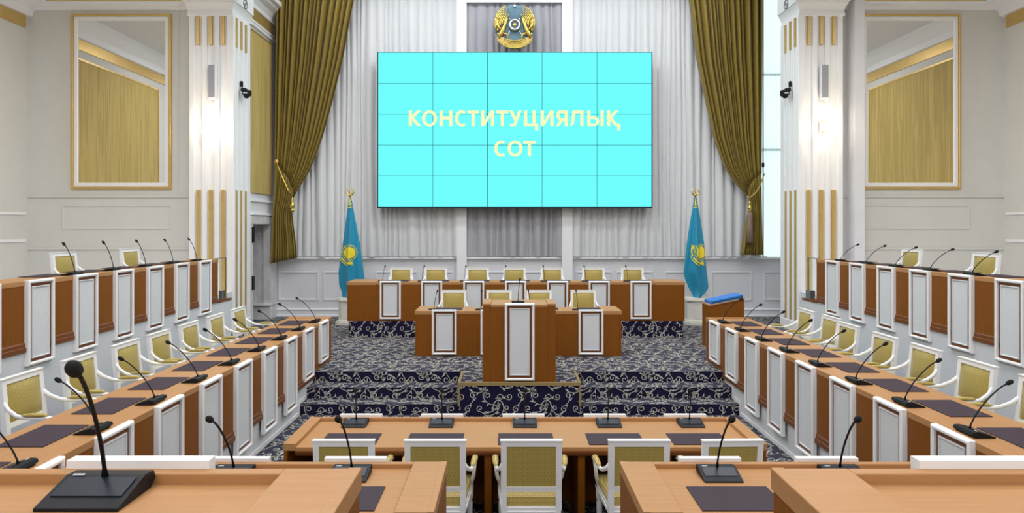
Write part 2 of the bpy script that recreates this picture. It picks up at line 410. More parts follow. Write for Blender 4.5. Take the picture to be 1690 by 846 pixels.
yprof(bb, [(BY, DZ), (BY-.05, DZ), (BY-.05, zat(520)), (BY-.03, zat(518.5)), (BY-.02, zat(512)), (BY-.045, zat(510.5)), (BY-.03, zat(509)), (BY, zat(508))], xL, xR)
struct('baseboard_back', bb, wains)
for k, (a, b) in enumerate(((754, 770.5), (927, 945))):
    x0, x1 = P(a, 0, BY-.1).x, P(b, 0, BY-.1).x
    struct('trim_%d' % (k+1), G().box(x0, BY-.16, DZ, x1, BY+.25, 8.6, .01), white)['label'] = 'white window pier behind the %s of the screen' % ('left half', 'right half')[k]
z = zat(6)
struct('trim_3', G().box(P(770, 0, BY).x, BY-.2, z-.035, P(927, 0, BY).x, BY-.14, z+.035), white)['label'] = 'white cross rail behind the emblem'
# daylit strip: sky beyond, window frame in front
wn = struct('window_1', G().box(xs0, BY+.22, sill+.02, xs0+.05, BY+.28, 8.6).box(xR-.05, BY+.22, sill, xR, BY+.28, 8.6).box(xs0, BY+.22, zat(247), xR, BY+.27, zat(247)+.05).box(xs0, BY+.22, zat(121), xR, BY+.27, zat(121)+.04), white)
part('pane', G().box(xs0, BY+.24, sill, xR, BY+.246, 8.6), glass, wn)
struct('wall_recess_right', G().box(xR, 13.0, 0, xR+.2, 15.8, 8.7), wains)
def folds(total, lo, hi, amp, seed):
    """irregular pleats: returns f(distance along the cloth) -> depth, with sharp valleys"""
    r = random.Random(seed); ks = []; x = 0
    while x < total:
        wd = r.uniform(lo, hi); ks.append((x, wd, amp*(.45+.75*min(1, wd/hi))*r.uniform(.7, 1.2), r.uniform(.35, .65))); x += wd
    def f(d):
        for (x0_, wd, a_, sk) in ks:
            if x0_ <= d < x0_+wd:
                u = (d-x0_)/wd; u = .5*u/sk if u < sk else .5+.5*(u-sk)/(1-sk)
                return a_*math.sin(PI*u)**.75
        return 0
    return f
def cloth(name, m, total, nx, f, Y, rows, parent=None, thick=0.):
    """rows: functions u -> (x, z, fold factor, extra y)"""
    vs = []
    dep = [f(total*i/nx) for i in range(nx+1)]
    for row in rows:
        for i in range(nx+1):
            x, z, k, yo = row(i/nx); vs.append((x, Y+yo-dep[i]*k, z))
    n = nx+1
    me = bpy.data.meshes.new(name); me.from_pydata(vs, [], [(j*n+i, j*n+i+1, (j+1)*n+i+1, (j+1)*n+i) for j in range(len(rows)-1) for i in range(nx)])
    me.materials.append(m); me.shade_smooth()
    o = link(name, me, parent)
    if thick: o.modifiers.new('thickness', 'SOLIDIFY').thickness = thick
    return o
def hang(x0, x1, seed, top=8.5, amp_lo=1., wav=.0):
    r = random.Random(seed); ph = [r.uniform(0, 6.28) for _ in range(3)]
    return [(lambda u, t=j/18: (x0+(x1-x0)*u+.03*(1-t)*math.sin(u*23+ph[0])*math.sin(t*5+ph[1])+.012*math.sin(t*7+u*40), sill+.03+(top-sill)*t, 1.0-.35*t, 0)) for j in range(19)]
lab = ['sheer white curtain left of the screen, between olive drape and pier', 'grey sheer curtain behind the emblem and screen', 'sheer white curtain right of the screen, beside the right olive drape']
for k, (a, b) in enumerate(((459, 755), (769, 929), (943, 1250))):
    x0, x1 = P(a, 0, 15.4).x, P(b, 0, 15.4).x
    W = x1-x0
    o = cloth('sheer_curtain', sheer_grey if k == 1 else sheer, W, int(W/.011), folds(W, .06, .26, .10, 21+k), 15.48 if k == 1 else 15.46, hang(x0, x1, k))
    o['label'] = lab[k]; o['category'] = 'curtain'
x0, x1 = xs0+.03, xR
o = cloth('sheer_curtain', day, x1-x0, 60, folds(x1-x0, .06, .15, .03, 5), BY+.19, hang(x0, x1, 9))
o['label'] = 'thin daylit sheer curtain between right olive drape and right column'; o['category'] = 'curtain'

# ------------------------------------------------------------ olive drapes
def drape(side, top, low, tie, label):
    root = thing('tied_drape', label, 'curtain', (tie[0], 15.1, sill), 0)
    def interp(tab, y):
        for (y0, a0, b0), (y1, a1, b1) in zip(tab, tab[1:]):
            if y0 <= y <= y1:
                t = (y-y0)/(y1-y0); return a0+(a1-a0)*t, b0+(b1-b0)*t
        return tab[-1][1:] if y > tab[-1][0] else tab[0][1:]
    def seam(u): return (268+60*u) if side == 'left' else (328-42*u)
    def up(t):
        def f(u):
            y = -45+(seam(u)+45)*t; a, b = interp(top, y); x = a+(b-a)*u
            k = 1.15-.75*t**1.5
            p = P(x, y, 15.15); return p.x, p.z, k, -.10*t
        return f
    def dn(t):
        def f(u):
            y0 = seam(u); y1 = low[-1][0]+(0 if side == 'right' else 9*(1-u))
            y = y0+(y1-y0)*t; a, b = interp(low, y); a0, b0 = interp(top, y0)
            xa = a0+(b0-a0)*u; xb = a+(b-a)*u; x = xa+(xb-xa)*min(1, t*2.2)
            p = P(x, y, 15.12); return p.x, p.z, .42+.55*t, -.10
        return f
    o = cloth('gathered_upper', curtm, 1.9, 420, folds(1.9, .07, .19, .20, 3 if side == 'left' else 8), 15.2, [up(j/26) for j in range(27)], thick=.004)
    o2 = cloth('lower_skirt', curtm, 1.3, 320, folds(1.3, .06, .15, .17, 6), 15.17, [dn(j/14) for j in range(15)], thick=.004)
    for q in (o, o2):
        q.parent = root; q.matrix_parent_inverse = Matrix.Translation(-root.location)
    return root
def addp(root, name, g, m, smooth=True):
    o = part(name, g, m, None, smooth); o.parent = root; o.matrix_parent_inverse = Matrix.Translation(-root.location)
    return o
tp_ = [(-45, 458, 603), (0, 458, 587), (102, 456.5, 568), (178, 456, 549), (229, 455.5, 534.5), (280, 455, 515), (318, 455, 491), (328, 455, 486)]
lo_ = [(328, 455, 486), (345, 454, 483), (365, 453, 487), (400, 452, 492), (425, 451.5, 494)]
tie = P(482, 330, 14.95)
dr = drape('left', tp_, lo_, (tie.x, 0), 'olive gold velvet drape tied back beside the left marble doorway')
k0 = P(456, 267, 15.0); tb = P(481, 322, 14.86)
g = G().tube([k0+Vector((0, .0, 0)), k0+Vector((.06, -.08, -.1)), P(467, 295, 14.88), P(475, 312, 14.86), tb], .016, 8)
addp(dr, 'tieback_cord', g, goldsh)
addp(dr, 'wall_hook', G().ell(k0, (.06, .05, .06)).tube([k0, k0+Vector((-.02, .4, 0))], .015, 6), gold)
addp(dr, 'tassel_head', G().lathe([(.008, .16), (.02, .14), (.03, .10), (.018, .06), (.05, .0), (.06, -.06), (.02, -.1), (.055, -.13), (.05, -.17)], 12, tuple(P(482.5, 337, 14.85))), goldsh)
tp_ = [(-45, 1122, 1253.5), (0, 1138, 1253.5), (60, 1145, 1253.5), (102, 1150, 1253.5), (178, 1166, 1253.5), (229, 1177, 1253.5), (275, 1193, 1253.5), (303, 1212, 1253.5), (320, 1228, 1253.5), (328, 1236, 1253.5)]
lo_ = [(328, 1234, 1253.5), (345, 1230, 1253.5), (365, 1228, 1253.5), (400, 1223, 1253.5), (420, 1220, 1253.5)]
tie = P(1238, 330, 14.95)
dr = drape('right', tp_, lo_, (tie.x, 0), 'olive gold velvet drape tied back beside the daylit window strip, right')
g = G().tube([P(1262, 286, 15.3), P(1255, 305, 14.95), P(1247, 318, 14.86), P(1238, 326, 14.85), P(1233, 324, 14.86)], .014, 8)
addp(dr, 'tieback_cord', g, gold)
addp(dr, 'tassel_head', G().lathe([(.008, .14), (.02, .12), (.03, .08), (.015, .05), (.045, .0), (.055, -.05), (.02, -.09), (.05, -.11)], 12, tuple(P(1237.5, 341, 14.82))), goldsh)
addp(dr, 'tassel_fringe', G().lathe([(.05, 0), (.055, -.1), (.06, -.3), (.075, -.7)], 16, tuple(P(1237.5, 350, 14.82))), brown_t)
o = thing('curtain_wand', 'thin dark vertical rod beside the right drape, in front of the window', 'rod', tuple(P(1259.5, 424, 15.2)))
part('rod', G().tube([(0, 0, 0), (0, 0, 6.2)], .014, 8), black, o, True)
part('foot', G().box(-.09, -.02, 0, .09, .02, .015), black, o)
part('joint', G().lathe([(.016, -.06), (.03, -.04), (.03, .04), (.016, .06)], 8, (0, 0, P(0, 272, 15.2).z-P(0, 424, 15.2).z)), black, o, True)

# ------------------------------------------------------------ columns
for s, side in ((-1, 'left'), (1, 'right')):
    a0, a1 = 5.715, 6.585
    y0, y1 = 13.05, 13.90
    g = G().box(mx_(s, a0), y0+.04, 0, mx_(s, a1), y1, 7.3)
    col = struct('column_'+side, g, white); col['label'] = 'white fluted column with gold inlays, %s side of the stage' % side
    W = a1-a0
    gx = [.185, .435, .685]                       # flute centres from inner corner
    hw = .045
    def fs(u0, u1):                              # strips on front face
        part('flute_strip', G().box(mx_(s, a0+u0), y0, DZ+.5, mx_(s, a0+u1), y0+.04, 6.85, .008), white, col)
    edges = [0, .11, .26, .36, .51, .61, .76, W]
    for i in range(0, 8, 2): fs(edges[i], edges[i+1])
    for i in range(1, 7, 2):
        c = (edges[i]+edges[i+1])/2
        zt, zb_ = P(0, 26, y0).z, P(0, 73.6, y0).z
        part('gold_bar', G().box(mx_(s, a0+c-.028), y0-.015, zb_, mx_(s, a0+c+.028), y0+.04, zt, .004), gold, col)
        part('gold_bar', G().box(mx_(s, a0+c-.037), y0-.005, DZ+.15, mx_(s, a0+c+.037), y0+.04, P(0, 312.7, y0).z, .004), gold, col)
    # side face towards the stage
    ex = mx_(s, a0)
    eds = [0, .10, .22, .30, .42, .50, .62, .85]
    eds = [0.0, .09, .20, .32, .43, .55, .66, .85]
    for i in range(0, 8, 2):
        part('flute_strip', G().box(ex-s*.035, y0+eds[i], DZ+.22, ex+s*.01, y0+eds[i+1], 6.85, .008), white, col)
    for i in range(1, 7, 2):
        c = y0+(eds[i]+eds[i+1])/2
        part('gold_bar', G().box(ex-s*.05, c-.025, P(0, 73.6, y0).z, ex, c+.025, 6.85, .004), gold, col)
        part('gold_bar', G().box(ex-s*.04, c-.03, DZ+.23, ex, c+.03, P(0, 312.7, y0).z, .004), gold, col)
    part('plinth', G().box(ex-s*.05, y0-.03, DZ, mx_(s, a1), y1, DZ+.22, .012), white, col)
    # capital: ledge, cove, block
    def ring(g, lv):
        for (o1, z1), (o2, z2) in zip(lv, lv[1:]):
            def c4(o, z): return [(ex-s*o, y0-o, z), (mx_(s, a1)+s*min(o, .12), y0-o, z), (mx_(s, a1)+s*min(o, .12), y1, z), (ex-s*o, y1, z)]
            g.add(c4(o1, z1)+c4(o2, z2), [(0, 1, 5, 4), (1, 2, 6, 5), (2, 3, 7, 6), (3, 0, 4, 7), (0, 1, 2, 3), (4, 5, 6, 7)])
    zt = P(0, 26, y0).z
    g = G(); ring(g, [(.0, zt-.01), (.03, zt), (.03, zt+.05), (.012, zt+.055), (.02, zt+.12), (.04, zt+.18), (.075, zt+.25), (.075, zt+.265), (.10, zt+.27), (.10, 7.75)])
    part('capital', g, white, col)
    part('entablature', G().box(ex-s*.09, y0-.09, 7.2, mx_(s, a1), y1, 8.55), white, col)
    mp = P(403 if s < 0 else 1305, 2, 13.4)
    part('rosette', G().tube([(ex-s*.105, 13.45+.09*math.cos(t*PI/8), 7.22+.09*math.sin(t*PI/8)) for t in range(17)], .014, 6, False).ell((ex-s*.105, 13.45, 7.22), (.015, .04, .04)), steel, col, True)
    # line speaker
    cx = P(349.5 if s < 0 else 1361.5, 0, 12.95).x
    sp = thing('line_speaker', 'slim grey wall speaker above the lamp on the %s column' % side, 'speaker', (cx, 13.0, P(0, 161, 12.93).z))
    part('body', G().box(-.065, -.06, 0, .065, .05, .66, .006), white, sp)
    part('grille', G().box(-.062, -.07, .01, .062, -.058, .655), greybox, sp)
    part('bracket', G().box(-.07, -.062, -.025, .07, .05, .0), white, sp)
    # crystal sconce
    cx = P(346 if s < 0 else 1365, 0, 12.9).x
    lm = thing('wall_sconce', 'glowing crystal wall lamp on the %s fluted column' % side, 'lamp', (cx, 13.0, P(0, 207, 12.9).z))
    part('backplate', G().box(-.09, -.02, -.12, .09, .04, .12, .01), goldsh, lm)
    g = G()
    for k in range(-2, 3):
        g.tube([(k*.06, -.14+.012*k*k, -.16-.02*(2-abs(k))), (k*.06, -.14+.012*k*k, .14+.03*(2-abs(k)))], .02, 8)
    part('crystal_rods', g, bulb, lm, True)
    g = G()
    for k in range(6):
        g.tube([((k-2.5)*.06, -.17, -.2-.02*(k % 2)), ((k-2.5)*.06, -.17, .18+.02*(k % 2))], .012, 6)
    part('glass_drops', g, glass, lm, True)
    l = bpy.data.lights.new('sconce_light', 'POINT'); l.energy = 60; l.color = (1, .84, .6); l.shadow_soft_size = .07
    lo = bpy.data.objects.new('sconce_light', l); COL.objects.link(lo); lo.parent = lm; lo.location = (0, -.2, 0)
    # dome camera on the inner face
    cm = thing('security_camera', 'black wall camera on the inner face of the %s column' % side, 'camera', (ex-s*.05, 13.35, P(0, 150, 13.35).z))
    part('arm', G().box(-.01*s, -.04, -.02, -s*.12, .04, .06, .01).box(0, -.03, .08, -s*.04, .03, .2, .006), black, cm)
    part('housing', G().box(-s*.06, -.09, -.10, -s*.2, .09, .02, .02), black, cm)
    part('dome', G().ell((-s*.13, -.03, -.1), (.065, .065, .06)), black, cm, True)
    part('lens_ring', G().box(-s*.09, -.1, -.075, -s*.17, -.088, -.05), white, cm)

# ------------------------------------------------------------ left recess wall: marble portal and fabric panel
ex = mx_(-1, 5.715)
o = struct('wall_recess_left', G().box(ex-1.2, 13.85, 0, ex-1.0, 15.7, 8.6).box(ex-1.0, 13.9, P(0, 369, 13.9).z, ex, 15.7, 8.6).box(ex-1.0, 15.16, DZ, ex, 15.7, 2.67).box(ex-1.0, 13.9, DZ, ex, 14.0, 2.67), wains)
ztp, zbp = P(0, 50, 13.95).z, P(0, 318, 13.95).z
part('fabric_panel', G().box(ex, 13.98, zbp, ex+.035, 15.17, 6.85, .012), fabric, o)
part('panel_edge', G().box(ex, 13.95, 6.85, ex+.04, 15.2, 6.88).box(ex, 15.17, zbp, ex+.03, 15.2, 6.88), gold, o)
part('gold_frieze', G().box(ex, 13.9, 7.11, ex+.02, 15.3, 7.35), gold, o)
part('frame_strip', G().box(ex, 13.9, 6.96, ex+.05, 15.5, 7.02, .008).box(ex, 13.9, 7.06, ex+.035, 15.5, 7.10), white, o)
part('cornice', G().prism([(ex, 7.35), (ex+.05, 7.36), (ex+.06, 7.44), (ex+.12, 7.54), (ex+.23, 7.60), (ex+.24, 7.65), (ex+.33, 7.67), (ex+.33, 7.77), (ex, 7.77)], 13.9, 15.45, 'y'), white, o)
zz = P(0, 328, 13.9).z
part('rail', G().box(ex, 13.9, zz-.05, ex+.04, 15.5, zz, .008).box(ex, 13.9, P(0, 351, 13.9).z-.05, ex+.07, 15.5, P(0, 351, 13.9).z, .008), white, o)
zl = P(0, 370, 13.9).z; zl2 = P(0, 353, 13.9).z
part('marble_lintel', G().box(ex-.05, 13.9, zl, ex+.05, 15.45, zl2-.04, .005), marble, o)
part('marble_jamb', G().box(ex-.9, 13.9, DZ, ex+.04, 14.03, zl), marble, o)
part('marble_jamb', G().box(ex-.9, 15.1, DZ, ex-.12, 15.45, zl).box(ex-.12, 15.04, DZ, ex+.04, 15.45, zl), marble, o)
part('marble_back', G().box(ex-.95, 14.03, DZ, ex-.9, 15.1, zl), marble, o)
part('marble_ledge', G().box(ex-.85, 14.95, P(0, 505, 14.7).z-.03, ex+.07, 15.46, P(0, 505, 14.7).z+.02, .006), marble, o)
part('marble_base', G().box(ex-.85, 15.0, DZ, ex+.05, 15.46, P(0, 505, 14.7).z-.03), marble, o)
t = thing('door_panel_keypad', 'black keypad strips on the left marble door jamb', 'keypad', (ex+.06, 14.0, 1.1))
part('keypad', G().box(-.02, -.05, P(0, 400, 14).z-1.1, .01, .05, P(0, 374, 14).z-1.1, .004), black, t)
part('keypad', G().box(-.02, -.05, P(0, 478, 14).z-1.1, .01, .05, P(0, 455, 14).z-1.1, .004), black, t)

# ------------------------------------------------------------ video wall
sy = 15.0
a = P(624, 341, sy); b = P(1075.5, 86.5, sy)
tv = thing('video_wall', 'large cyan video wall of twenty-five displays on the back wall', 'screen', (a.x, sy, a.z))
W, H = b.x-a.x, b.z-a.z
part('housing', G().box(-.02, .012, -.03, W+.02, .22, H+.01), dark, tv)
part('wall_mount', G().box(W*.3, .2, H*.1, W*.33, .5, H*.9).box(W*.67, .2, H*.1, W*.7, .5, H*.9), black, tv)
me = G().box(.006, -.01, .006, W/5-.006, .02, H/5-.006).mesh('display_panel', scr)
for i in range(5):
    for j in range(5):
        link('display_panel', me, tv, (i*W/5, 0, j*H/5))
def text_mesh(body, x0, x1, z0, z1, Y, m, name, parent, bold=.02, depth=.0, fit_z=None):
    cu = bpy.data.curves.new(name, 'FONT'); cu.body = body; cu.offset = bold; cu.extrude = depth; cu.size = 1; cu.space_character = 1.04
    ob = bpy.data.objects.new('tmp', cu); COL.objects.link(ob)
    bpy.context.view_layer.update()
    me = bpy.data.meshes.new_from_object(ob.evaluated_get(bpy.context.evaluated_depsgraph_get()))
    bpy.data.objects.remove(ob)
    xs = [v.co.x for v in me.vertices]; ys = [v.co.y for v in me.vertices]
    if not xs: return None
    ax, bx = min(xs), max(xs); ay, by = min(ys), max(ys)
    for v in me.vertices:
        v.co = Vector((x0+(v.co.x-ax)/(bx-ax)*(x1-x0), Y-v.co.z*.1, z0+(v.co.y-ay)/(by-ay)*(z1-z0)))
    me.materials.clear(); me.materials.append(m)
    return link(name, me, parent)
def L(px, py): p = P(px, py, sy); return p.x-a.x, p.z-a.z
T_ = .205                                     # stroke weight relative to cap height
def glyph(ch, g, x0, x1, zb, zt, y):
    h = zt-zb; w_ = x1-x0; t = T_*h
    def st(p, q, tt=None):                     # straight stroke between unit points, ends cut flat top and bottom
        tt = tt or t
        ax, az, bx, bz = x0+p[0]*w_, zb+p[1]*h, x0+q[0]*w_, zb+q[1]*h
        if abs(az-bz) < 1e-6: g.prism([(min(ax, bx), az-t*.45), (max(ax, bx), az-t*.45), (max(ax, bx), az+t*.45), (min(ax, bx), az+t*.45)], y-.001, y, 'y')
        else:
            L_ = math.hypot(bx-ax, bz-az); e = tt*.5*L_/abs(bz-az)
            g.prism([(ax-e, az), (ax+e, az), (bx+e, bz), (bx-e, bz)], y-.001, y, 'y')
    def arc_(cx, cz, rx, rz_, a0, a1, n=22):
        cx = x0+cx*w_; cz = zb+cz*h
        for k in range(n):
            p, q = math.radians(a0+(a1-a0)*k/n), math.radians(a0+(a1-a0)*(k+1)/n)
            g.prism([(cx+(rx-t)*math.cos(p), cz+(rz_-t*.85)*math.sin(p)), (cx+rx*math.cos(p), cz+rz_*math.sin(p)), (cx+rx*math.cos(q), cz+rz_*math.sin(q)), (cx+(rx-t)*math.cos(q), cz+(rz_-t*.85)*math.sin(q))], y-.001, y, 'y')
    s0 = t*.5/w_; s1 = 1-s0; hb = t*.45/h
    if ch in 'KQ':
        ww = 1 if ch == 'K' else .88
        st((s0, 0), (s0, 1)); st((s0, .48), (ww-s0*1.25, 1), t*.92); st((s0+.14, .54), (ww-s0*1.1, 0), t*.95)
        if ch == 'Q':
            g.prism([(x0+.80*w_, zb), (x0+w_, zb), (x0+w_, zb+.19*h), (x0+.76*w_, zb+.19*h)], y-.001, y, 'y'); st((1-s0, -.26), (1-s0, .1))
    elif ch == 'O': arc_(.5, .5, w_/2, h*.52, 0, 360, 40)
    elif ch == 'C': arc_(.57, .5, w_*.57, h*.52, 52, 308, 30)
    elif ch == 'H': st((s0, 0), (s0, 1)); st((s1, 0), (s1, 1)); st((s0, .52), (s1, .52))
    elif ch == 'T': st((.5, 0), (.5, 1)); st((0, 1-hb), (1, 1-hb))
    elif ch == 'N': st((s0, 0), (s0, 1)); st((s1, 0), (s1, 1)); st((s0+.02, .02), (s1-.02, .98), t*.9)
    elif ch == 'Y': st((.14, 1), (.56, .36), t*.95); st((.86, 1), (.40, 0), t*.95); g.prism([(x0+.06*w_, zb), (x0+.42*w_, zb), (x0+.50*w_, zb+.17*h), (x0+.08*w_, zb+.16*h)], y-.001, y, 'y')
    elif ch == 'Z': ww = .82; st((s0, 0), (s0, 1)); st((ww-s0, 0), (ww-s0, 1)); st((s0, hb), (.96, hb)); st((1-s0, -.27), (1-s0, .17))
    elif ch == 'R':
        st((s1, 0), (s1, 1)); st((.42, 1-hb), (s1, 1-hb)); st((.42, .42), (s1, .42)); arc_(.42, .71, w_*.36, h*.33+0, 90, 270, 16); st((s0*1.15, 0), (.50, .44), t*.95)
    elif ch == 'L': st((s1, 0), (s1, 1)); st((.26, 1-hb), (s1, 1-hb)); st((.33, 1), (.24, .28)); arc_(.05, .26, w_*.285, h*.26, 270, 360, 10)
    elif ch == 'B':
        st((s0, 0), (s0, 1)); st((s0, .56), (.42, .56)); st((s0, hb), (.42, hb)); arc_(.40, .32, w_*.33, h*.32, -90, 90, 16); st((1-s0, 0), (1-s0, 1))
g = G(); crop = lambda cx: 660+cx/4.447
zb_, zt_ = L(0, 160+215/4.447)[1], L(0, 160+100/4.447)[1]
for ch, xa_, xb_ in (('K', 66, 156), ('O', 163, 273), ('H', 292, 385), ('C', 404, 492), ('T', 496, 580), ('N', 596, 692), ('T', 709, 795), ('Y', 801, 894), ('Z', 911, 1015), ('N', 1033, 1127), ('R', 1143, 1232), ('L', 1244, 1347), ('B', 1375, 1495), ('Q', 1520, 1618)):
    glyph(ch, g, L(crop(xa_), 0)[0], L(crop(xb_), 0)[0], zb_, zt_, -.013)
o = part('lettering', g, scrtxt, tv); o['label'] = 'pale yellow upper line of lettering'
g = G(); zb_, zt_ = L(0, 160+434/4.447)[1], L(0, 160+321/4.447)[1]
for ch, xa_, xb_ in (('C', 692, 780), ('O', 790, 900), ('T', 906, 994)):
    glyph(ch, g, L(crop(xa_), 0)[0], L(crop(xb_), 0)[0], zb_, zt_, -.013)
o = part('lettering', g, scrtxt, tv); o['label'] = 'pale yellow lower line of lettering'

# ------------------------------------------------------------ state emblem above the screen
eY = 15.0
ec = P(849.5, 43, eY)
em = thing('wall_emblem', 'round gold emblem with winged horses above the screen', 'emblem', tuple(ec))
s_ = eY/F                                     # metres per photo pixel at this distance
def E(px, py): return (px*s_, py*s_)
g = G()
N = 56
poly = []
for k in range(N*2):
    an = PI*k/N; r = 1.0 if k % 2 == 0 else .93
    poly.append((34.5*s_*r*math.cos(an), 2*s_+35*s_*r*math.sin(an)))
g.prism(poly, .02, .05, 'y')
part('backing', g, rayblue, em)
g = G()
for k in range(-9, 10):
    an = PI/2+k*.085; r0, r1 = 10, 34-abs(k)*.55
    c, sn = math.cos(an), math.sin(an); wv = .55
    g.prism([((r0*c-wv*sn*.3)*s_, (r0*sn+wv*c*.3-2)*s_), ((r1*c-wv*sn*1.4)*s_, (r1*sn+wv*c*1.4)*s_), ((r1*c+wv*sn*1.4)*s_, (r1*sn-wv*c*1.4)*s_), ((r0*c+wv*sn*.3)*s_, (r0*sn-wv*c*.3-2)*s_)], -.0, .03, 'y')
part('sun_rays', g, rayblue, em)
for sg in (-1, 1):
    g = G()
    for k in range(7):                           # wing feathers sweeping up and in
        o_ = k*2.6
        pts = []
        for t in range(9):
            u = t/8; an = math.radians(205-12*k*.3)+(-u)*math.radians(95-6*k)
            R = 33-k*2.4
            pts.append((-sg*R*math.cos(an)*-1*s_*(.98), -.02-.006*k, (R*math.sin(an)+4-k*.4)*s_))
        g.tube(pts, [(1.05-.06*k)*s_*(.4+1.0*math.sin(PI*min(1, u_/8+.12))) for u_ in range(9)], 6)
    part('wing', g, goldsh, em, True)
    g = G()                                      # horse: body, arched neck, head, foreleg, horn
    X = lambda x, z, y=-.05: (sg*x*s_, y, z*s_)
    g.tube([X(26, -21), X(23, -14), X(19, -7), X(16, 2), X(13.5, 9), X(12, 14)], [2.6*s_, 3.8*s_, 3.6*s_, 2.6*s_, 2.0*s_, 1.6*s_], 8)
    g.tube([X(12, 13), X(14.5, 11), X(17.5, 7)], [1.6*s_, 2.2*s_, 1.0*s_], 7)
    g.tube([X(12, 14), X(9, 20, -.06)], [1.0*s_, .2*s_], 6)
    g.tube([X(20, -13), X(14, -14), X(11, -19), X(13, -23)], [2.2*s_, 1.5*s_, 1.1*s_, 1.0*s_], 6)
    g.tube([X(22, -8), X(27, -2), X(29, 5), X(26, 12)], [2.2*s_, 1.8*s_, 1.4*s_, .8*s_], 6)
    part('winged_horse', g, goldsh, em, True)
    g = G()
    for k in range(5): g.ell(X(30.5-k*.8, 14-k*7), (1.8*s_, .02, 2.2*s_), 7, 5)
    part('horse_mane', g, gold, em, True)
g = G().tube([(8*s_*math.cos(t*PI/12), -.05, (1+8*math.sin(t*PI/12))*s_) for t in range(25)], 2.1*s_, 8, False)
part('central_ring', g, silver, em, True)
part('ring_field', G().prism([(6.5*s_*math.cos(t*PI/10), (1+6.5*math.sin(t*PI/10))*s_) for t in range(20)], -.04, 0, 'y'), deepblue, em)
g = G().ell((0, -.05, 1*s_), (2.6*s_, .02, 3.4*s_))
for k in range(6): g.tube([(0, -.045, 1*s_), (6*s_*math.cos(k*PI/3), -.045, (1+6*math.sin(k*PI/3))*s_)], .35*s_, 5)
part('shanyrak_cross', g, goldsh, em, True)
for sg in (-1, 1):
    part('spoke', G().tube([(sg*6.5*s_, -.03, -6*s_), (sg*10*s_, -.03, -13*s_), (sg*13*s_, -.03, -18*s_)], .6*s_, 5), silver, em, True)
    part('spoke', G().tube([(sg*6.5*s_, -.03, 8*s_), (sg*9*s_, -.03, 14*s_)], .4*s_, 5), silver, em, True)
g = G()
def arcband(g, r0, r1, a0, a1, zc, y0, y1, n=16):
    for k in range(n):
        p = a0+(a1-a0)*k/n; q = a0+(a1-a0)*(k+1)/n
        g.prism([(r0*math.cos(p)*s_, (zc+r0*math.sin(p))*s_), (r1*math.cos(p)*s_, (zc+r1*math.sin(p))*s_), (r1*math.cos(q)*s_, (zc+r1*math.sin(q))*s_), (r0*math.cos(q)*s_, (zc+r0*math.sin(q))*s_)], y0, y1, 'y')
D = math.radians
arcband(g, 26, 37, D(235), D(305), 0, -.07, 0)
arcband(g, 35.5, 38.5, D(222), D(318), 0, -.09, 0)
arcband(g, 25, 27, D(240), D(300), 0, -.09, 0)
part('banner', g, goldsh, em)
for sg in (-1, 1):
    g = G().prism([(sg*17*s_, -20*s_), (sg*30*s_, -19*s_), (sg*26*s_, -27*s_), (sg*19*s_, -31*s_)], -.06, 0, 'y')
    part('banner_end', g, gold, em)
    g = G()
    for k in range(5): g.ell(((sg*17+2.2*math.cos(k*1.257))*s_, -.09, (-32.5+2.2*math.sin(k*1.257))*s_), (1.5*s_, .015, 1.5*s_), 6, 4)
    part('banner_star', g, gold, em, True)
tm = text_mesh('ҚАЗАҚСТАН', -10.5*s_, 10.5*s_, -31.5*s_, -27*s_, -.075, redtxt, 'lettering', em, .02)
g = G()
sp_ = []
for k in range(10):
    an = PI/2+k*PI/5; r = 3.6 if k % 2 == 0 else 1.5; sp_.append((r*math.cos(an)*s_, (33+r*math.sin(an))*s_))
g.prism(sp_, -.03, .01, 'y'); part('top_star', g, silver, em)
part('hanger', G().box(-.05, .05, -.1, .05, .5, .1), steel, em)

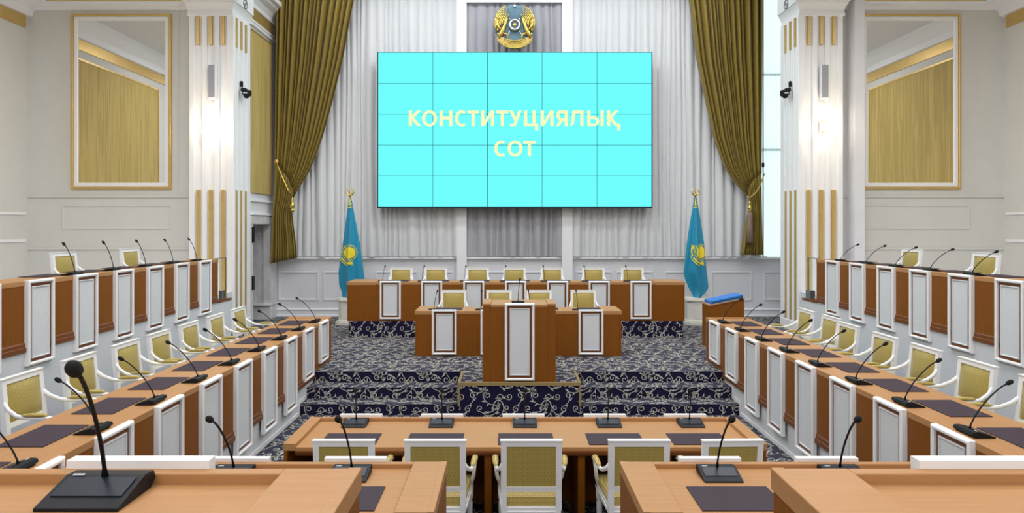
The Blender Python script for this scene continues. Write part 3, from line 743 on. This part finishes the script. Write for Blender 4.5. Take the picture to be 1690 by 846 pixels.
# ------------------------------------------------------------ flags
def flag(side, px, rows, sun, label):
    fy = 14.35
    base = P(px, 533, fy); base.z = DZ
    root = thing('flag_on_pole', label, 'flag', (base.x, fy, DZ), 0)
    l_ = Matrix.Translation(-root.location)
    top = P(px, 322, fy)
    def ad(n, g, m, smooth=False): o = part(n, g, m, None, smooth); o.parent = root; o.matrix_parent_inverse = l_; return o
    ad('pole', G().tube([Vector((base.x, fy, DZ+.55)), top], .017, 10), goldsh, True)
    s = fy/F
    g = G().tube([top+Vector((0, 0, .0)), top+Vector((0, 0, 14*s))], [.012, .002], 8)
    for sg in (-1, 1):
        g.tube([top+Vector((0, 0, 0)), top+Vector((sg*4*s, 0, 1.5*s)), top+Vector((sg*6*s, 0, 5*s)), top+Vector((sg*4.5*s, 0, 9*s)), top+Vector((sg*2.2*s, 0, 11*s))], [.018, .022, .02, .014, .004], 8)
    g.ell(top, (.035, .035, .03))
    ad('finial', g, goldsh, True)
    NX = 70
    def surf(pxl, py):
        for (y0, a0, b0), (y1, a1, b1) in zip(rows, rows[1:]):
            if y0 <= py <= y1 or (y1 == rows[-1][0] and py > y1):
                t = (py-y0)/(y1-y0); l, r = a0+(a1-a0)*t, b0+(b1-b0)*t; break
        else: l, r = rows[0][1:]
        u = (pxl-l)/max(r-l, .5)
        k = min(1, (py-rows[0][0])/90)
        return l, r, -.17*math.sin(PI*min(max(u, 0), 1))*k-.040*k*math.sin(u*2*PI*2.3+.8+(py-400)*.012)
    ysn = 70; g = G(); vs = []
    y_a, y_b = rows[0][0], rows[-1][0]
    for j in range(ysn+1):
        py = y_a+(y_b-y_a)*j/ysn; l, r, _ = surf(0, py)
        for i in range(NX+1):
            x = l+(r-l)*i/NX; d = surf(x, py)[2]; p = P(x, py, fy); vs.append((p.x, fy+.02+d, p.z))
    n = NX+1
    me = bpy.data.meshes.new('flag_cloth'); me.from_pydata(vs, [], [(j*n+i, j*n+i+1, (j+1)*n+i+1, (j+1)*n+i) for j in range(ysn) for i in range(NX)])
    me.materials.append(flagblue); me.shade_smooth()
    o = link('flag_cloth', me, root); o.matrix_parent_inverse = l_
    md = o.modifiers.new('t', 'SOLIDIFY'); md.thickness = .003; md.offset = 1
    sx, sy_, rx, ry = sun
    def decal(polys, name):
        V = []; Fc = []
        for q in polys:
            b = len(V)
            for (x, y) in q:
                lr = surf(x, y); x = min(max(x, lr[0]+.7), lr[1]-.7); d = surf(x, y)[2]; p = P(x, y, fy); V.append((p.x, fy+.02+d-.016, p.z))
            Fc.append(tuple(range(b, b+len(q))))
        me = bpy.data.meshes.new(name); me.from_pydata(V, [], Fc); me.materials.append(flagyel)
        o = link(name, me, root); o.matrix_parent_inverse = l_
    pol = []
    for k in range(24):
        u0, u1 = -1+k/12, -1+(k+1)/12
        h0, h1 = math.sqrt(max(0, 1-u0*u0)), math.sqrt(max(0, 1-u1*u1))
        for j in range(10):
            v0, v1 = -1+j/5, -1+(j+1)/5
            pol.append([(sx+rx*u0, sy_+ry*h0*v0), (sx+rx*u1, sy_+ry*h1*v0), (sx+rx*u1, sy_+ry*h1*v1), (sx+rx*u0, sy_+ry*h0*v1)])
    decal([p for p in pol], 'sun_disc')
    pol = []
    for k in range(32):
        t = k*PI/16
        for w_ in (1,):
            pol.append([(sx+rx*r*math.cos(t+q), sy_+ry*r*math.sin(t+q)) for r, q in ((1.13, -.045), (1.4, -.04), (1.4, .04), (1.13, .045))])
    decal(pol, 'sun_rays')
    pol = []
    def arc(a0, a1, r0, r1, w0, w1, n=12):
        for k in range(n):
            t0, t1 = a0+(a1-a0)*k/n, a0+(a1-a0)*(k+1)/n
            R0, R1 = r0+(r1-r0)*k/n, r0+(r1-r0)*(k+1)/n; ww0, ww1 = w0+(w1-w0)*k/n, w0+(w1-w0)*(k+1)/n
            pol.append([(sx+rx*r*math.cos(t), sy_+ry*r*math.sin(t)) for r, t in ((R0-ww0, t0), (R0+ww0, t0), (R1+ww1, t1), (R1-ww1, t1))])
    arc(D(150), D(72), 1.62, 1.85, .10, .18)
    arc(D(158), D(218), 1.6, 1.75, .08, .14)
    arc(D(165), D(95), 1.85, 2.2, .04, .10)
    for k in range(4): arc(D(90-k*3), D(66+k*2), 1.55+k*.17, 1.65+k*.2, .07, .03, 4)
    for k in range(4): arc(D(200+k*3), D(226-k*3), 1.5+k*.12, 1.6+k*.14, .06, .03, 4)
    decal(pol, 'steppe_eagle')
    pol = []
    l, r, _ = surf(0, rows[1][0])
    for k in range(3):
        y0 = rows[0][0]+8+k*5
        l, r, _ = surf(0, y0); l2, r2, _ = surf(0, y0+3)
        m_ = (l+r)/2
        pol.append([(l+.6, y0+1.5), (m_, y0-1), (m_+1, y0), (l2+1.4, y0+3)])
        pol.append([(m_, y0+1), (r-.8, y0-1.0), (r-.8, y0+.2), (m_, y0+2.6)])
    decal(pol, 'hoist_ornament')
    # pedestal
    pd = thing('flag_pedestal', 'ivory panelled octagonal pedestal under the %s flag' % side, 'pedestal', (base.x, fy, DZ), 0)
    def octo(h, c): return [(-h, -h+c), (-h+c, -h), (h-c, -h), (h, -h+c), (h, h-c), (h-c, h), (-h+c, h), (-h, h-c)]
    part('body', G().prism(octo(.22, .09), .07, .52, 'z'), ped, pd)
    part('base', G().prism(octo(.28, .11), 0, .07, 'z').prism(octo(.25, .10), .07, .10, 'z'), ped, pd)
    part('top', G().prism(octo(.25, .10), .52, .56, 'z').prism(octo(.23, .09), .56, .585, 'z'), ped, pd)
    part('face_panel', G().frame(-.09, .14, .09, .48, .012, -.228, -.22, .003), field, pd)
    return root
flag('left', 577.5, [(323, 576.5, 578.5), (333, 574.5, 581), (360, 571, 586), (400, 566, 594), (448, 559, 600), (470, 560, 603), (480, 564, 600), (492, 566, 592), (498, 568, 582)], (578.5, 416.5, 9.6, 9.6),
     'sky-blue flag with yellow sun hanging on the left pole')
flag('right', 1148, [(323, 1147, 1149), (333, 1145, 1151.5), (360, 1140, 1156), (400, 1133.5, 1162), (448, 1127.5, 1167), (462, 1131, 1169), (475, 1136.5, 1170.2), (483, 1141, 1165), (492, 1144.5, 1153), (496, 1146, 1149)], (1154, 416, 8.6, 10),
     'sky-blue flag with yellow sun hanging on the right pole')

# ------------------------------------------------------------ shared furniture builders
PANEL_CACHE = {}
def panel_meshes(w, h):
    k = (round(w, 3), round(h, 3))
    if k not in PANEL_CACHE:
        t = .034
        fr = G().frame(-w/2, 0, w/2, h, t, -.05, -.0, .010)
        il = G().box(-w/2+t-.002, -.022, t-.002, w/2-t+.002, -.002, h-t+.002)
        m = .072
        fd = G().box(-w/2+m, -.026, m, w/2-m, -.02, h-m).frame(-w/2+m-.004, m-.004, w/2-m+.004, h-m+.004, .016, -.036, -.02, .005)
        PANEL_CACHE[k] = (fr.mesh('front_panel', white), il.mesh('wood_inlay', wood_dark), fd.mesh('panel_field', field))
    return PANEL_CACHE[k]
def add_panel(root, x, w, z0, z1):
    fr, il, fd = panel_meshes(w, z1-z0)
    o = link('front_panel', fr, root, (x, 0, z0)); link('wood_inlay', il, o); link('panel_field', fd, o)
def desk(name, label, loc, rz, x0, x1, depth, H, zb, panels, caps=(.12, .12), mould=True, supports=False, inner=True, cap_step=.03, cat='desk', back_open=True):
    """x along the row, front board at y=0 facing -y, sitters at +y. z given from the desk's base."""
    root = thing(name, label, cat, loc, rz)
    xs = [x0+.02]+[(a[0]+b[0])/2 for a, b in zip(panels, panels[1:])]+[x1-.02]
    pp = sorted(panels)
    xs = [x0+.03]+[q[0] for q in pp]+[x1-.03]
    for a, b in zip(xs, xs[1:]):
        part('bay_board', G().box(a+.0012, 0, zb, b-.0012, .026, H-.055, .0015), wood_front, root)
        if mould:
            part('base_moulding', G().prism([(0, zb-.0), (-.022, zb), (-.022, zb+.045), (-.012, zb+.052), (-.012, zb+.085), (0, zb+.1)], a, b, 'x'), wood_dark, root)
    for k, (xa, xb, cw) in enumerate(((x0, x0+.03, caps[0]), (x1-.03, x1, caps[1]))):
        part('end_panel', G().box(xa, 0.0, zb, xb, depth, H-.012, .003), wood_front, root)
        ca, cb = (x0-.004, x0+cw) if k == 0 else (x1-cw, x1+.004)
        part('end_cap', G().box(ca, -.004, H-.062, cb, depth, H, .003), wood_top, root)
        ea = ca if k == 0 else cb-.035
        part('edge_band', G().box(ea-.001, -.005, H-.060, ea+.036, depth+.001, H+.0015, .002), wood_top, root)
    bounds = sorted(set([x0+caps[0], x1-caps[1]]))
    part('work_surface', G().box(bounds[0], .036, H-.07, bounds[1], depth, H-cap_step, .002), wood_top, root)
    part('front_rim', G().box(bounds[0]-.001, -.004, H-.054, bounds[1]+.001, .036, H-.0005, .003), wood_top, root)
    part('edge_moulding', G().prism([(depth-.02, H-cap_step-.03), (depth+.012, H-cap_step-.03), (depth+.012, H-cap_step-.045), (depth, H-cap_step-.07), (depth-.02, H-cap_step-.08)], bounds[0], bounds[1], 'x'), wood_dark, root)
    if supports:
        for q in supports:
            part('support', G().box(q-.03, .03, .0, q+.03, depth-.04, H-.07, .003), wood_front, root)
    for (x, w, z0, z1) in panels: add_panel(root, x, w, z0, z1)
    return root
# microphone
mb = G().prism([(.09, 0), (.09, .008), (-.035, .045), (-.075, .042), (-.085, .02), (-.06, 0)], -.105, .105, 'x')
MIC_BASE = mb.mesh('base', black)
MIC_TAG = G().box(.055, -.035, .0455, .085, -.028, .0475).mesh('badge', field)
MIC_BTN = G().prism([(.05, .0205), (.05, .0235), (-.02, .0442), (-.02, .0412)], -.09, .09, 'x').mesh('key_strip', navybl)
def neck_mesh(lean, h, side=0.):
    pts = []
    for k in range(13):
        u = k/12
        pts.append((side*u**1.5, lean*(u**1.35), .035+h*(1-(1-u)**1.22)))
    g = G().tube(pts, [.011]+[.0055]*11+[.006], 8)
    e = Vector(pts[-1]); d = (e-Vector(pts[-2])).normalized()
    hd = G().tube([e-d*.004, e, e+d*.012, e+d*.034, e+d*.048, e+d*.054], [.007, .012, .017, .018, .013, .004], 10)
    return g.mesh('gooseneck', black, True), hd.mesh('foam_head', foam, True)
NECKS = {'side': neck_mesh(.28, .34), 'row': neck_mesh(.10, .33), 'near': neck_mesh(.22, .33), 'table': neck_mesh(.22, .31), 'bal': neck_mesh(.13, .36), 'balr': neck_mesh(.30, .27)}
def mic(label, loc, rz, kind, yaw=0., group=None, scale=1.):
    r = thing('desk_microphone', label, 'microphone', loc, rz, group)
    b = link('base', MIC_BASE, r); link('key_strip', MIC_BTN, b); link('badge', MIC_TAG, b)
    n = link('gooseneck', NECKS[kind][0], r, (0, -.03, 0), yaw); link('foam_head', NECKS[kind][1], n)
    if scale != 1.: r.scale = (scale,)*3
    return r
PAD = G().box(-.24, -.165, 0, .24, .165, .006, .002).mesh('desk_pad', leather)
def pad(label, loc, rz, group=None, sy=1.):
    o = link('desk_pad', PAD, None, loc, rz); o['label'] = label; o['category'] = 'desk pad'
    o.scale = (1, sy, 1)
    if group: o['group'] = group
    return o
# armchair: faces -y, seat centre over origin
def make_chair():
    r = thing('armchair', 'x', 'chair')
    g = G()
    def stile(sx):
        return [(sx*.213, .235, .44), (sx*.213, .25, .60), (sx*.213, .285, .97)]
    for sx in (-1, 1):
        a, b = .0225, .02
        p = [(.215, .19), (.225, .30)]
        g.prism([(.215, .42), (.262, .42), (.262, .58), (.30, .97), (.262, .97), (.222, .58)], sx*.190, sx*.235, 'x')
    g.prism([(.257, .925), (.2955, .925), (.301, .97), (.262, .97)], -.19, .19, 'x')
    g.prism([(.222, .565), (.262, .565), (.266, .605), (.226, .605)], -.19, .19, 'x')
    g.prism([(.253, .975), (.306, .975), (.303, .962), (.256, .962)], -.24, .24, 'x')
    part('back_frame', g, white, r)
    g = G(); vs = []; nx, nz = 8, 8
    for sgn, (fy0, bulge) in enumerate(((0, -.03), (1, .006))):
        pass
    front = []; rear = []
    for j in range(nz+1):
        for i in range(nx+1):
            u, v = i/nx, j/nz; x = -.19+.38*u; z = .605+.32*v
            yb = .235+.085*v*.36/.4*.45
            yb = .232+(z-.6)*.098
            bl = .035*(math.sin(PI*min(max(u, .0), 1))**.4)*(math.sin(PI*v)**.4)
            front.append((x, yb-bl+.004, z)); rear.append((x, yb+.026, z))
    n = nx+1; q = [(j*n+i, j*n+i+1, (j+1)*n+i+1, (j+1)*n+i) for j in range(nz) for i in range(nx)]
    part('backrest', G().add(front, q).add(rear, q), brocade, r, True)
    # seat
    g = G()
    ring = lambda k, z: [(-.255*k, -.25*k, z), (.255*k, -.25*k, z), (.22*k, .22*k, z), (-.22*k, .22*k, z)]
    lv = [(1, .44), (1.02, .455), (1.02, .475), (.97, .505), (.8, .52), (.4, .527)]
    vs = []; fs = []
    for k, z in lv: vs += ring(k, z)
    for i in range(len(lv)-1):
        for k in range(4): fs.append((i*4+k, i*4+(k+1) % 4, (i+1)*4+(k+1) % 4, (i+1)*4+k))
    fs.append((20, 21, 22, 23)); g.add(vs, fs)
    part('seat_cushion', g, cushion, r)
    g = G()
    g.prism([(-.262, -.257), (.262, -.257), (.225, .255), (-.225, .255)], .375, .44, 'z').prism([(-.268, -.262), (.268, -.262), (.23, .262), (-.23, .262)], .40, .412, 'z')
    part('seat_rail', g, white, r)
    for sx in (-1, 1):
        lg = G().lathe([(.016, 0), (.015, .03), (.021, .06), (.027, .28), (.022, .30), (.031, .32), (.031, .40)], 10, (sx*.235, -.225, 0))
        part('leg', lg, white, r, True)
        lg = G().prism([(.255, 0), (.285, 0), (.262, .42), (.215, .42)], sx*.195, sx*.23, 'x')
        part('leg', lg, white, r)
    for sx in (-1, 1):
        pts = [(sx*.222, .255, .78), (sx*.24, .20, .725), (sx*.262, .12, .685), (sx*.278, .02, .672), (sx*.285, -.08, .675), (sx*.287, -.16, .680), (sx*.287, -.195, .672), (sx*.286, -.2, .655)]
        g = G().tube(pts, [(.013, .017), (.014, .019), (.015, .018), (.016, .015), (.018, .014), (.021, .015), (.022, .018), (.016, .01)], 8)
        g.tube([(sx*.283, -.15, .665), (sx*.280, -.13, .60), (sx*.272, -.155, .53), (sx*.25, -.215, .46), (sx*.243, -.225, .42)], [(.017, .017), (.015, .015), (.016, .016), (.019, .019), (.022, .022)], 8)
        part('armrest', g, white, r, True)
        g = G().tube([(sx*.272, .07, .693), (sx*.279, .03, .698), (sx*.285, -.06, .702), (sx*.287, -.13, .702), (sx*.287, -.155, .695)], [(.006, .004), (.022, .014), (.027, .018), (.024, .015), (.006, .004)], 8)
        part('arm_pad', g, cushion, r, True)
    return r
CH = make_chair(); index_kids(CH); first = [True]
def chair(label, loc, rz, group):
    if first[0]: c = CH; first[0] = False
    else: c = copy_tree(CH)
    c.location = loc; c.rotation_euler = (0, 0, rz); c['label'] = label; c['category'] = 'chair'; c['group'] = group
    return c

# ------------------------------------------------------------ stage desks
# back row on its platform
Y3 = 12.6
pf = struct('stage_platform', G().box(-3.1, Y3, DZ, 3.4, BY-.06, .78), navy); pf['label'] = 'low carpeted platform under the rear bench of seats'
scroll_on('riser_scrolls', pf, (-3.1, Y3, DZ), (1, 0, 0), (0, 0, 1), 6.5, .315, (.2, .1))
pcs = [644.5, 712.7, 782, 850.8, 920, 988.7, 1057.5]
xa, xb = P(573, 0, Y3).x, P(1130, 0, Y3).x; xm = (xa+xb)/2
zp0, zp1 = P(0, 526, Y3).z-.78, P(0, 463.3, Y3).z-.78
desk('rear_desk', 'long wooden desk with seven white panels at the back of the stage', (xm, Y3-.0, .78), 0, xa-xm, xb-xm, .67, .757, .0,
     [(P(c, 0, Y3).x-xm, .406, zp0, zp1) for c in pcs], caps=(.55, .55), mould=False, cap_step=.02)
cc = [662, 719, 788, 849, 911, 979.5, 1044]
for i, c in enumerate(cc):
    chair('gold-backed white armchair at the rear stage desk, %s from the left' % ORD[i], (P(c, 0, 13.6).x, 13.36, .78), 0, 'armchairs at the rear stage desk')
mh = [632, 697, 766, 832, 899, 967, 1036]
for i, c in enumerate(mh):
    mic('thin black gooseneck microphone on the rear stage desk, %s from the left' % ORD[i], (P(c, 0, 12.8).x, 12.80, .78+.737), 0, 'row', (-.35 if i < 4 else .3), 'microphones on the rear stage desk', .8)
    pad('dark desk pad on the rear stage desk, %s from the left' % ORD[i], (P(pcs[i], 0, Y3).x+.05, 13.06, .78+.738), 0, 'desk pads on the rear stage desk')
# middle desk
Y2 = 10.75
xa, xb = P(685, 0, Y2).x, P(1025.5, 0, Y2).x; xm = (xa+xb)/2
pcs = [733.5, 813.5, 894, 975]
zp0, zp1 = P(0, 584.3, Y2).z-DZ, P(0, 510.5, Y2).z-DZ
desk('middle_desk', 'wooden four-seat desk standing just behind the lectern', (xm, Y2, DZ), 0, xa-xm, xb-xm, .65, P(0, 512.7, Y2).z-DZ, .0,
     [(P(c, 0, Y2).x-xm, .41, zp0, zp1) for c in pcs], caps=(.3, .3), mould=False, cap_step=.02)
for i, c in enumerate([748.6, 823.5, 889.8, 963]):
    chair('gold-backed white armchair at the middle desk behind the lectern, %s from the left' % ORD[i], (P(c, 0, 11.97).x, 11.74, DZ), 0, 'armchairs at the middle desk')
for i, (c, yw) in enumerate(((717, -.5), (794, -.1), (874, .2), (953, .2))):
    mic('black gooseneck microphone on the middle desk behind the lectern, %s from the left' % ORD[i], (P(c, 0, 10.95).x, 10.93, DZ+.731), 0, 'row', yw, 'microphones on the middle desk', .85)
    pad('dark desk pad on the middle desk behind the lectern, %s from the left' % ORD[i], (P(pcs[i]+5, 0, 10.95).x, 11.16, DZ+.731), 0, 'desk pads on the middle desk')
# lectern
YP = 8.955
xa, xb = P(797, 0, YP).x, P(917, 0, YP).x; xm = (xa+xb)/2; hw = (xb-xa)/2
lec = thing('lectern', 'tall wooden lectern with one white panel at the stage centre', 'lectern', (xm, YP, DZ+.002))
HT = P(0, 503, YP).z-DZ
part('front_board', G().box(-hw+.1, 0, 0, hw-.1, .03, HT, .002), wood_front, lec)
for s in (-1, 1):
    part('side_panel', G().box(s*(hw-.1), 0, 0, s*hw, .55, HT, .003), wood_front, lec)
    part('side_cap', G().box(s*(hw-.11), -.004, HT-.01, s*(hw+.003), .6, HT+.018, .003), wood_top, lec)
part('top_board', G().box(-hw+.11, -.003, HT-.03, hw-.11, .6, HT+.004, .003), wood_top, lec)
part('inner_shelf', G().box(-hw+.1, .03, .5, hw-.1, .5, .53), wood_front, lec)
pc = P(857.5, 0, YP).x-xm
add_panel(lec, pc, P(881.5, 0, YP).x-P(832.5, 0, YP).x, P(0, 627, YP).z-DZ, P(0, 500, YP).z-DZ)
mic('black gooseneck microphone on top of the lectern', (P(855, 0, 9.1).x, 9.12, DZ+HT+.006), 0, 'row', -.3, None, .85)

# ------------------------------------------------------------ long side desks
SH = 1.15
for s, side in ((-1, 'left'), (1, 'right')):
    xf = mx_(s, 3.03)
    y_end = 10.52 if s < 0 else 10.45
    y_near = 3.45
    rz = PI/2 if s < 0 else -PI/2
    # local x -> world y for left (+90): x_local = y ; for right (-90): x_local = -y
    conv = (lambda y: y-7.0) if s < 0 else (lambda y: 7.0-y)
    base = SZ
    pn = []
    far = 10.22 if s < 0 else 10.15
    ycs = []
    for k in range(9):
        yc = far-.205-.76*k
        if yc < y_near+.2: break
        ycs.append(yc)
        zb0 = (.54, .44)[k] if k < 2 else .20
        pn.append((conv(yc), .41, zb0-base, SH+.004-base))
    xs = sorted((conv(y_near), conv(y_end)))
    caps = (.05, .09) if s < 0 else (.09, .05)
    d = desk('side_desk', 'long wooden desk with white front panels along the %s side' % side, (xf, 7.0, base), rz, xs[0], xs[1], .68, SH-base, .0, pn, caps=caps, mould=True, cap_step=.012)
    for i, yc in enumerate(ycs):
        near = ORD[i]
        mx2 = xf+s*.13; 
        mic('black gooseneck microphone on the %s long desk, %s from the stage end' % (side, near), (mx2, yc+(.0), SH-.011), rz, 'side', 0., 'microphones on the %s long desk' % side, .95)
        pad('dark desk pad on the %s long desk, %s from the stage end' % (side, near), (xf+s*.41, yc-.11, SH-.011), rz, 'desk pads on the %s long desk' % side)
    if s < 0: cy = [10.02, 9.23, 8.46, 7.74, 7.07, 6.3, 5.55]
    else: cy = [9.8, 9.05, 8.37, 7.53, 6.8, 6.05, 5.3]
    for i, y in enumerate(cy):
        xx = -4.14 if s < 0 else (4.48, 4.48, 4.37, 4.35, 4.35, 4.35, 4.35)[i]
        chair('gold-backed white armchair behind the %s long desk, %s from the stage end' % (side, ORD[i]), (xx-s*.25, y, SZ), rz+(-s)*(.0), 'armchairs behind the %s long desk' % side)
    # balcony desk
    xf = mx_(s, 5.23)
    y_end = 11.33; y_near = 5.0
    pn = []; ycs = []
    far = 10.995 if s < 0 else 10.93
    for k in range(8):
        yc = far-.20-.76*k
        if yc < y_near+.2: break
        ycs.append(yc); pn.append((conv(yc), .40, 1.15-BZ, 2.05-BZ))
    xs = sorted((conv(y_near), conv(y_end)))
    desk('balcony_desk', 'wooden balcony desk with tall white panels above the %s side chairs' % side, (xf, 7.0, BZ), rz, xs[0], xs[1], .5, .745, .0, pn, caps=(.05, .05), mould=True, cap_step=.012)
    for i, yc in enumerate(ycs[:5]):
        mic('thin black microphone on the %s balcony desk, %s from the column' % (side, ORD[i]), (xf+s*.14, yc, 2.034), rz, 'bal' if s < 0 else 'balr', 0, 'microphones on the %s balcony desk' % side, .9)
        pad('dark desk pad on the %s balcony desk, %s from the column' % (side, ORD[i]), (xf+s*.38, yc-.1, 2.034), rz, 'desk pads on the %s balcony desk' % side)
    for i, y in enumerate((10.1, 8.6) if s < 0 else (9.95, 8.4)):
        pp = P(223, 0, 9.9) if s < 0 else P(1490, 0, 9.0)
        xx = (-5.62 if s < 0 else 5.92)
        chair('gold-backed white armchair on the %s balcony, %s from the column' % (side, ORD[i]), (xx, y, BZ), rz, 'armchairs on the %s balcony' % side)
    gl = thing('glass_balustrade', 'clear glass balustrade pane at the column end of the %s balcony' % side, 'balustrade', (xf+s*.05, 11.34, BZ))
    part('glass_pane', G().box(-.006, 0, .03, .006, .40, .745), glass, gl)
    part('handrail', G().box(-.012, 0, .745, .012, .41, .757), steel, gl)
    part('clamp', G().box(-.02, .3, .0, s*.08, .47, .16, .004), steel, gl)
    part('gold_edge', G().box(-.012, .40, .03, .012, .425, .745), gold, gl)

# ------------------------------------------------------------ small lectern with the blue binder (right)
p = P(1196, 0, 11.45)
sl = thing('side_lectern', 'small wooden lectern with slanted top beyond the right long desk', 'lectern', (p.x, 11.55, DZ), 0)
hx = .30
zf, zr = P(0, 500, 11.3).z-DZ, P(0, 487.5, 11.8).z-DZ
part('body', G().prism([(-hx, 0), (hx, 0), (hx, .88), (-hx, .76)], -.22, .22, 'y'), wood_front, sl)
part('slanted_top', G().prism([(-hx-.01, .76), (hx+.01, .884), (hx+.01, .90), (-hx-.01, .776)], -.235, .235, 'y'), wood_top, sl)
bn = thing('binder', 'closed blue binder lying on the small slanted lectern', 'binder', (p.x, 11.55, DZ+.84), 0)
def sl_z(x): return .838-.84+(x)*.206
part('cover', G().prism([(-.27, sl_z(-.27)), (.29, sl_z(.29)), (.29, sl_z(.29)+.055), (-.27, sl_z(-.27)+.055)], -.19, .19, 'y'), folder, bn)
part('pages', G().prism([(-.26, sl_z(-.26)+.012), (.28, sl_z(.28)+.012), (.28, sl_z(.28)+.042), (-.26, sl_z(-.26)+.042)], -.193, .193, 'y'), deepblue, bn)

# ------------------------------------------------------------ front table and nearer rows (panels face the stage)
def near_row(name, label, Yb, xa, xb, depth, ztop, zbase, centers, caps, supports, padsy, kind, yaws, tagname, mic_on=None):
    xm = (xa+xb)/2                                    # rotated by 180: local x = xm - X
    loc = (xm, Yb, zbase)
    pn = [(xm-c, .40, .05, ztop+.022-zbase) for c in centers]
    ca = (caps[1], caps[0])
    d = desk(name, label, loc, PI, xm-xb, xm-xa, depth, ztop-zbase, .0, pn, caps=ca, mould=False, supports=[xm-q for q in supports], cap_step=.03)
    return d
TZ = .80
tc = [P(c, 0, 6.2).x for c in (596, 729.7, 864, 998, 1130.5)]
near_row('clerk_table', 'long wooden five-seat table in front of the carpeted steps', 6.19, -1.88, 2.165, .76, TZ, 0, tc, (.10, .10), (-.82, -.17, .62, 1.35), None, 'table', None, '')
for i, c in enumerate((587.5, 729.7, 866.3, 1003.5, 1138)):
    p = P(c+2, 0, 6.0)
    mic('black desk microphone on the five-seat front table, %s from the left' % ORD[i], (P((587, 729, 866, 1004, 1139)[i], 0, 6.05).x, 6.04, TZ-.029), PI, 'table', .1*(2-i), 'microphones on the front table', 1.05)
    pad('dark desk pad on the five-seat front table, %s from the left' % ORD[i], (P((586, 722, 867, 1010, 1143)[i], 0, 5.78).x*1.0, 5.63, TZ-.029), PI, 'desk pads on the front table', .9)
    chair('white armchair seen from behind at the front table, %s from the left' % ORD[i], (P((569, 719, 876.7, 1053.5, 1205)[i], 0, 5.03).x, 5.28, 0), PI+(0, .0, 0, .0, .03)[i], 'armchairs at the front table')
RZ = 1.095
near_row('second_row_desk', 'wooden desk left of the aisle, second row from the camera', 4.2, -2.80, -.40, .74, RZ, .29, (-.99, -1.75, -2.51), (.05, .21), (-1.4, -2.1), None, 'near', None, '')
near_row('second_row_desk', 'wooden desk right of the aisle, second row from the camera', 4.2, .727, 3.12, .74, RZ, .29, (1.31, 2.07, 2.83), (.21, .05), (1.7, 2.4), None, 'near', None, '')
for k, (x, yw, lb) in enumerate(((-.98, -.05, 'on the left second-row desk nearest the aisle'), (-1.72, -.1, 'on the left second-row desk, middle seat'), (1.31, 0, 'on the right second-row desk nearest the aisle'), (2.08, -.12, 'on the right second-row desk, middle seat'))):
    mic('large black gooseneck microphone '+lb, (x, 4.03, RZ-.029), PI, 'near', yw, 'microphones on the second-row desks', 1.12)
    pad('dark desk pad '+lb, ((-.97, -1.73, 1.30, 2.06)[k], 3.70, RZ-.029), PI, 'desk pads on the second-row desks')
NZ = 1.94
near_row('nearest_desk', 'wooden desk at the bottom left corner, closest to the camera', 1.82, -2.80, -.417, .74, NZ, 1.14, (-1.04, -1.80, -2.545), (.05, .21), (-1.4,), None, 'near', None, '')
near_row('nearest_desk', 'wooden desk at the bottom right corner, closest to the camera', 1.82, .744, 3.12, .74, NZ, 1.14, (1.355, 2.115, 2.875), (.21, .05), (1.8,), None, 'near', None, '')
mic('black microphone base cropped at the bottom left corner of the nearest desk', (-1.075, 1.70, NZ-.029), PI, 'near', .3, None, 1.0)
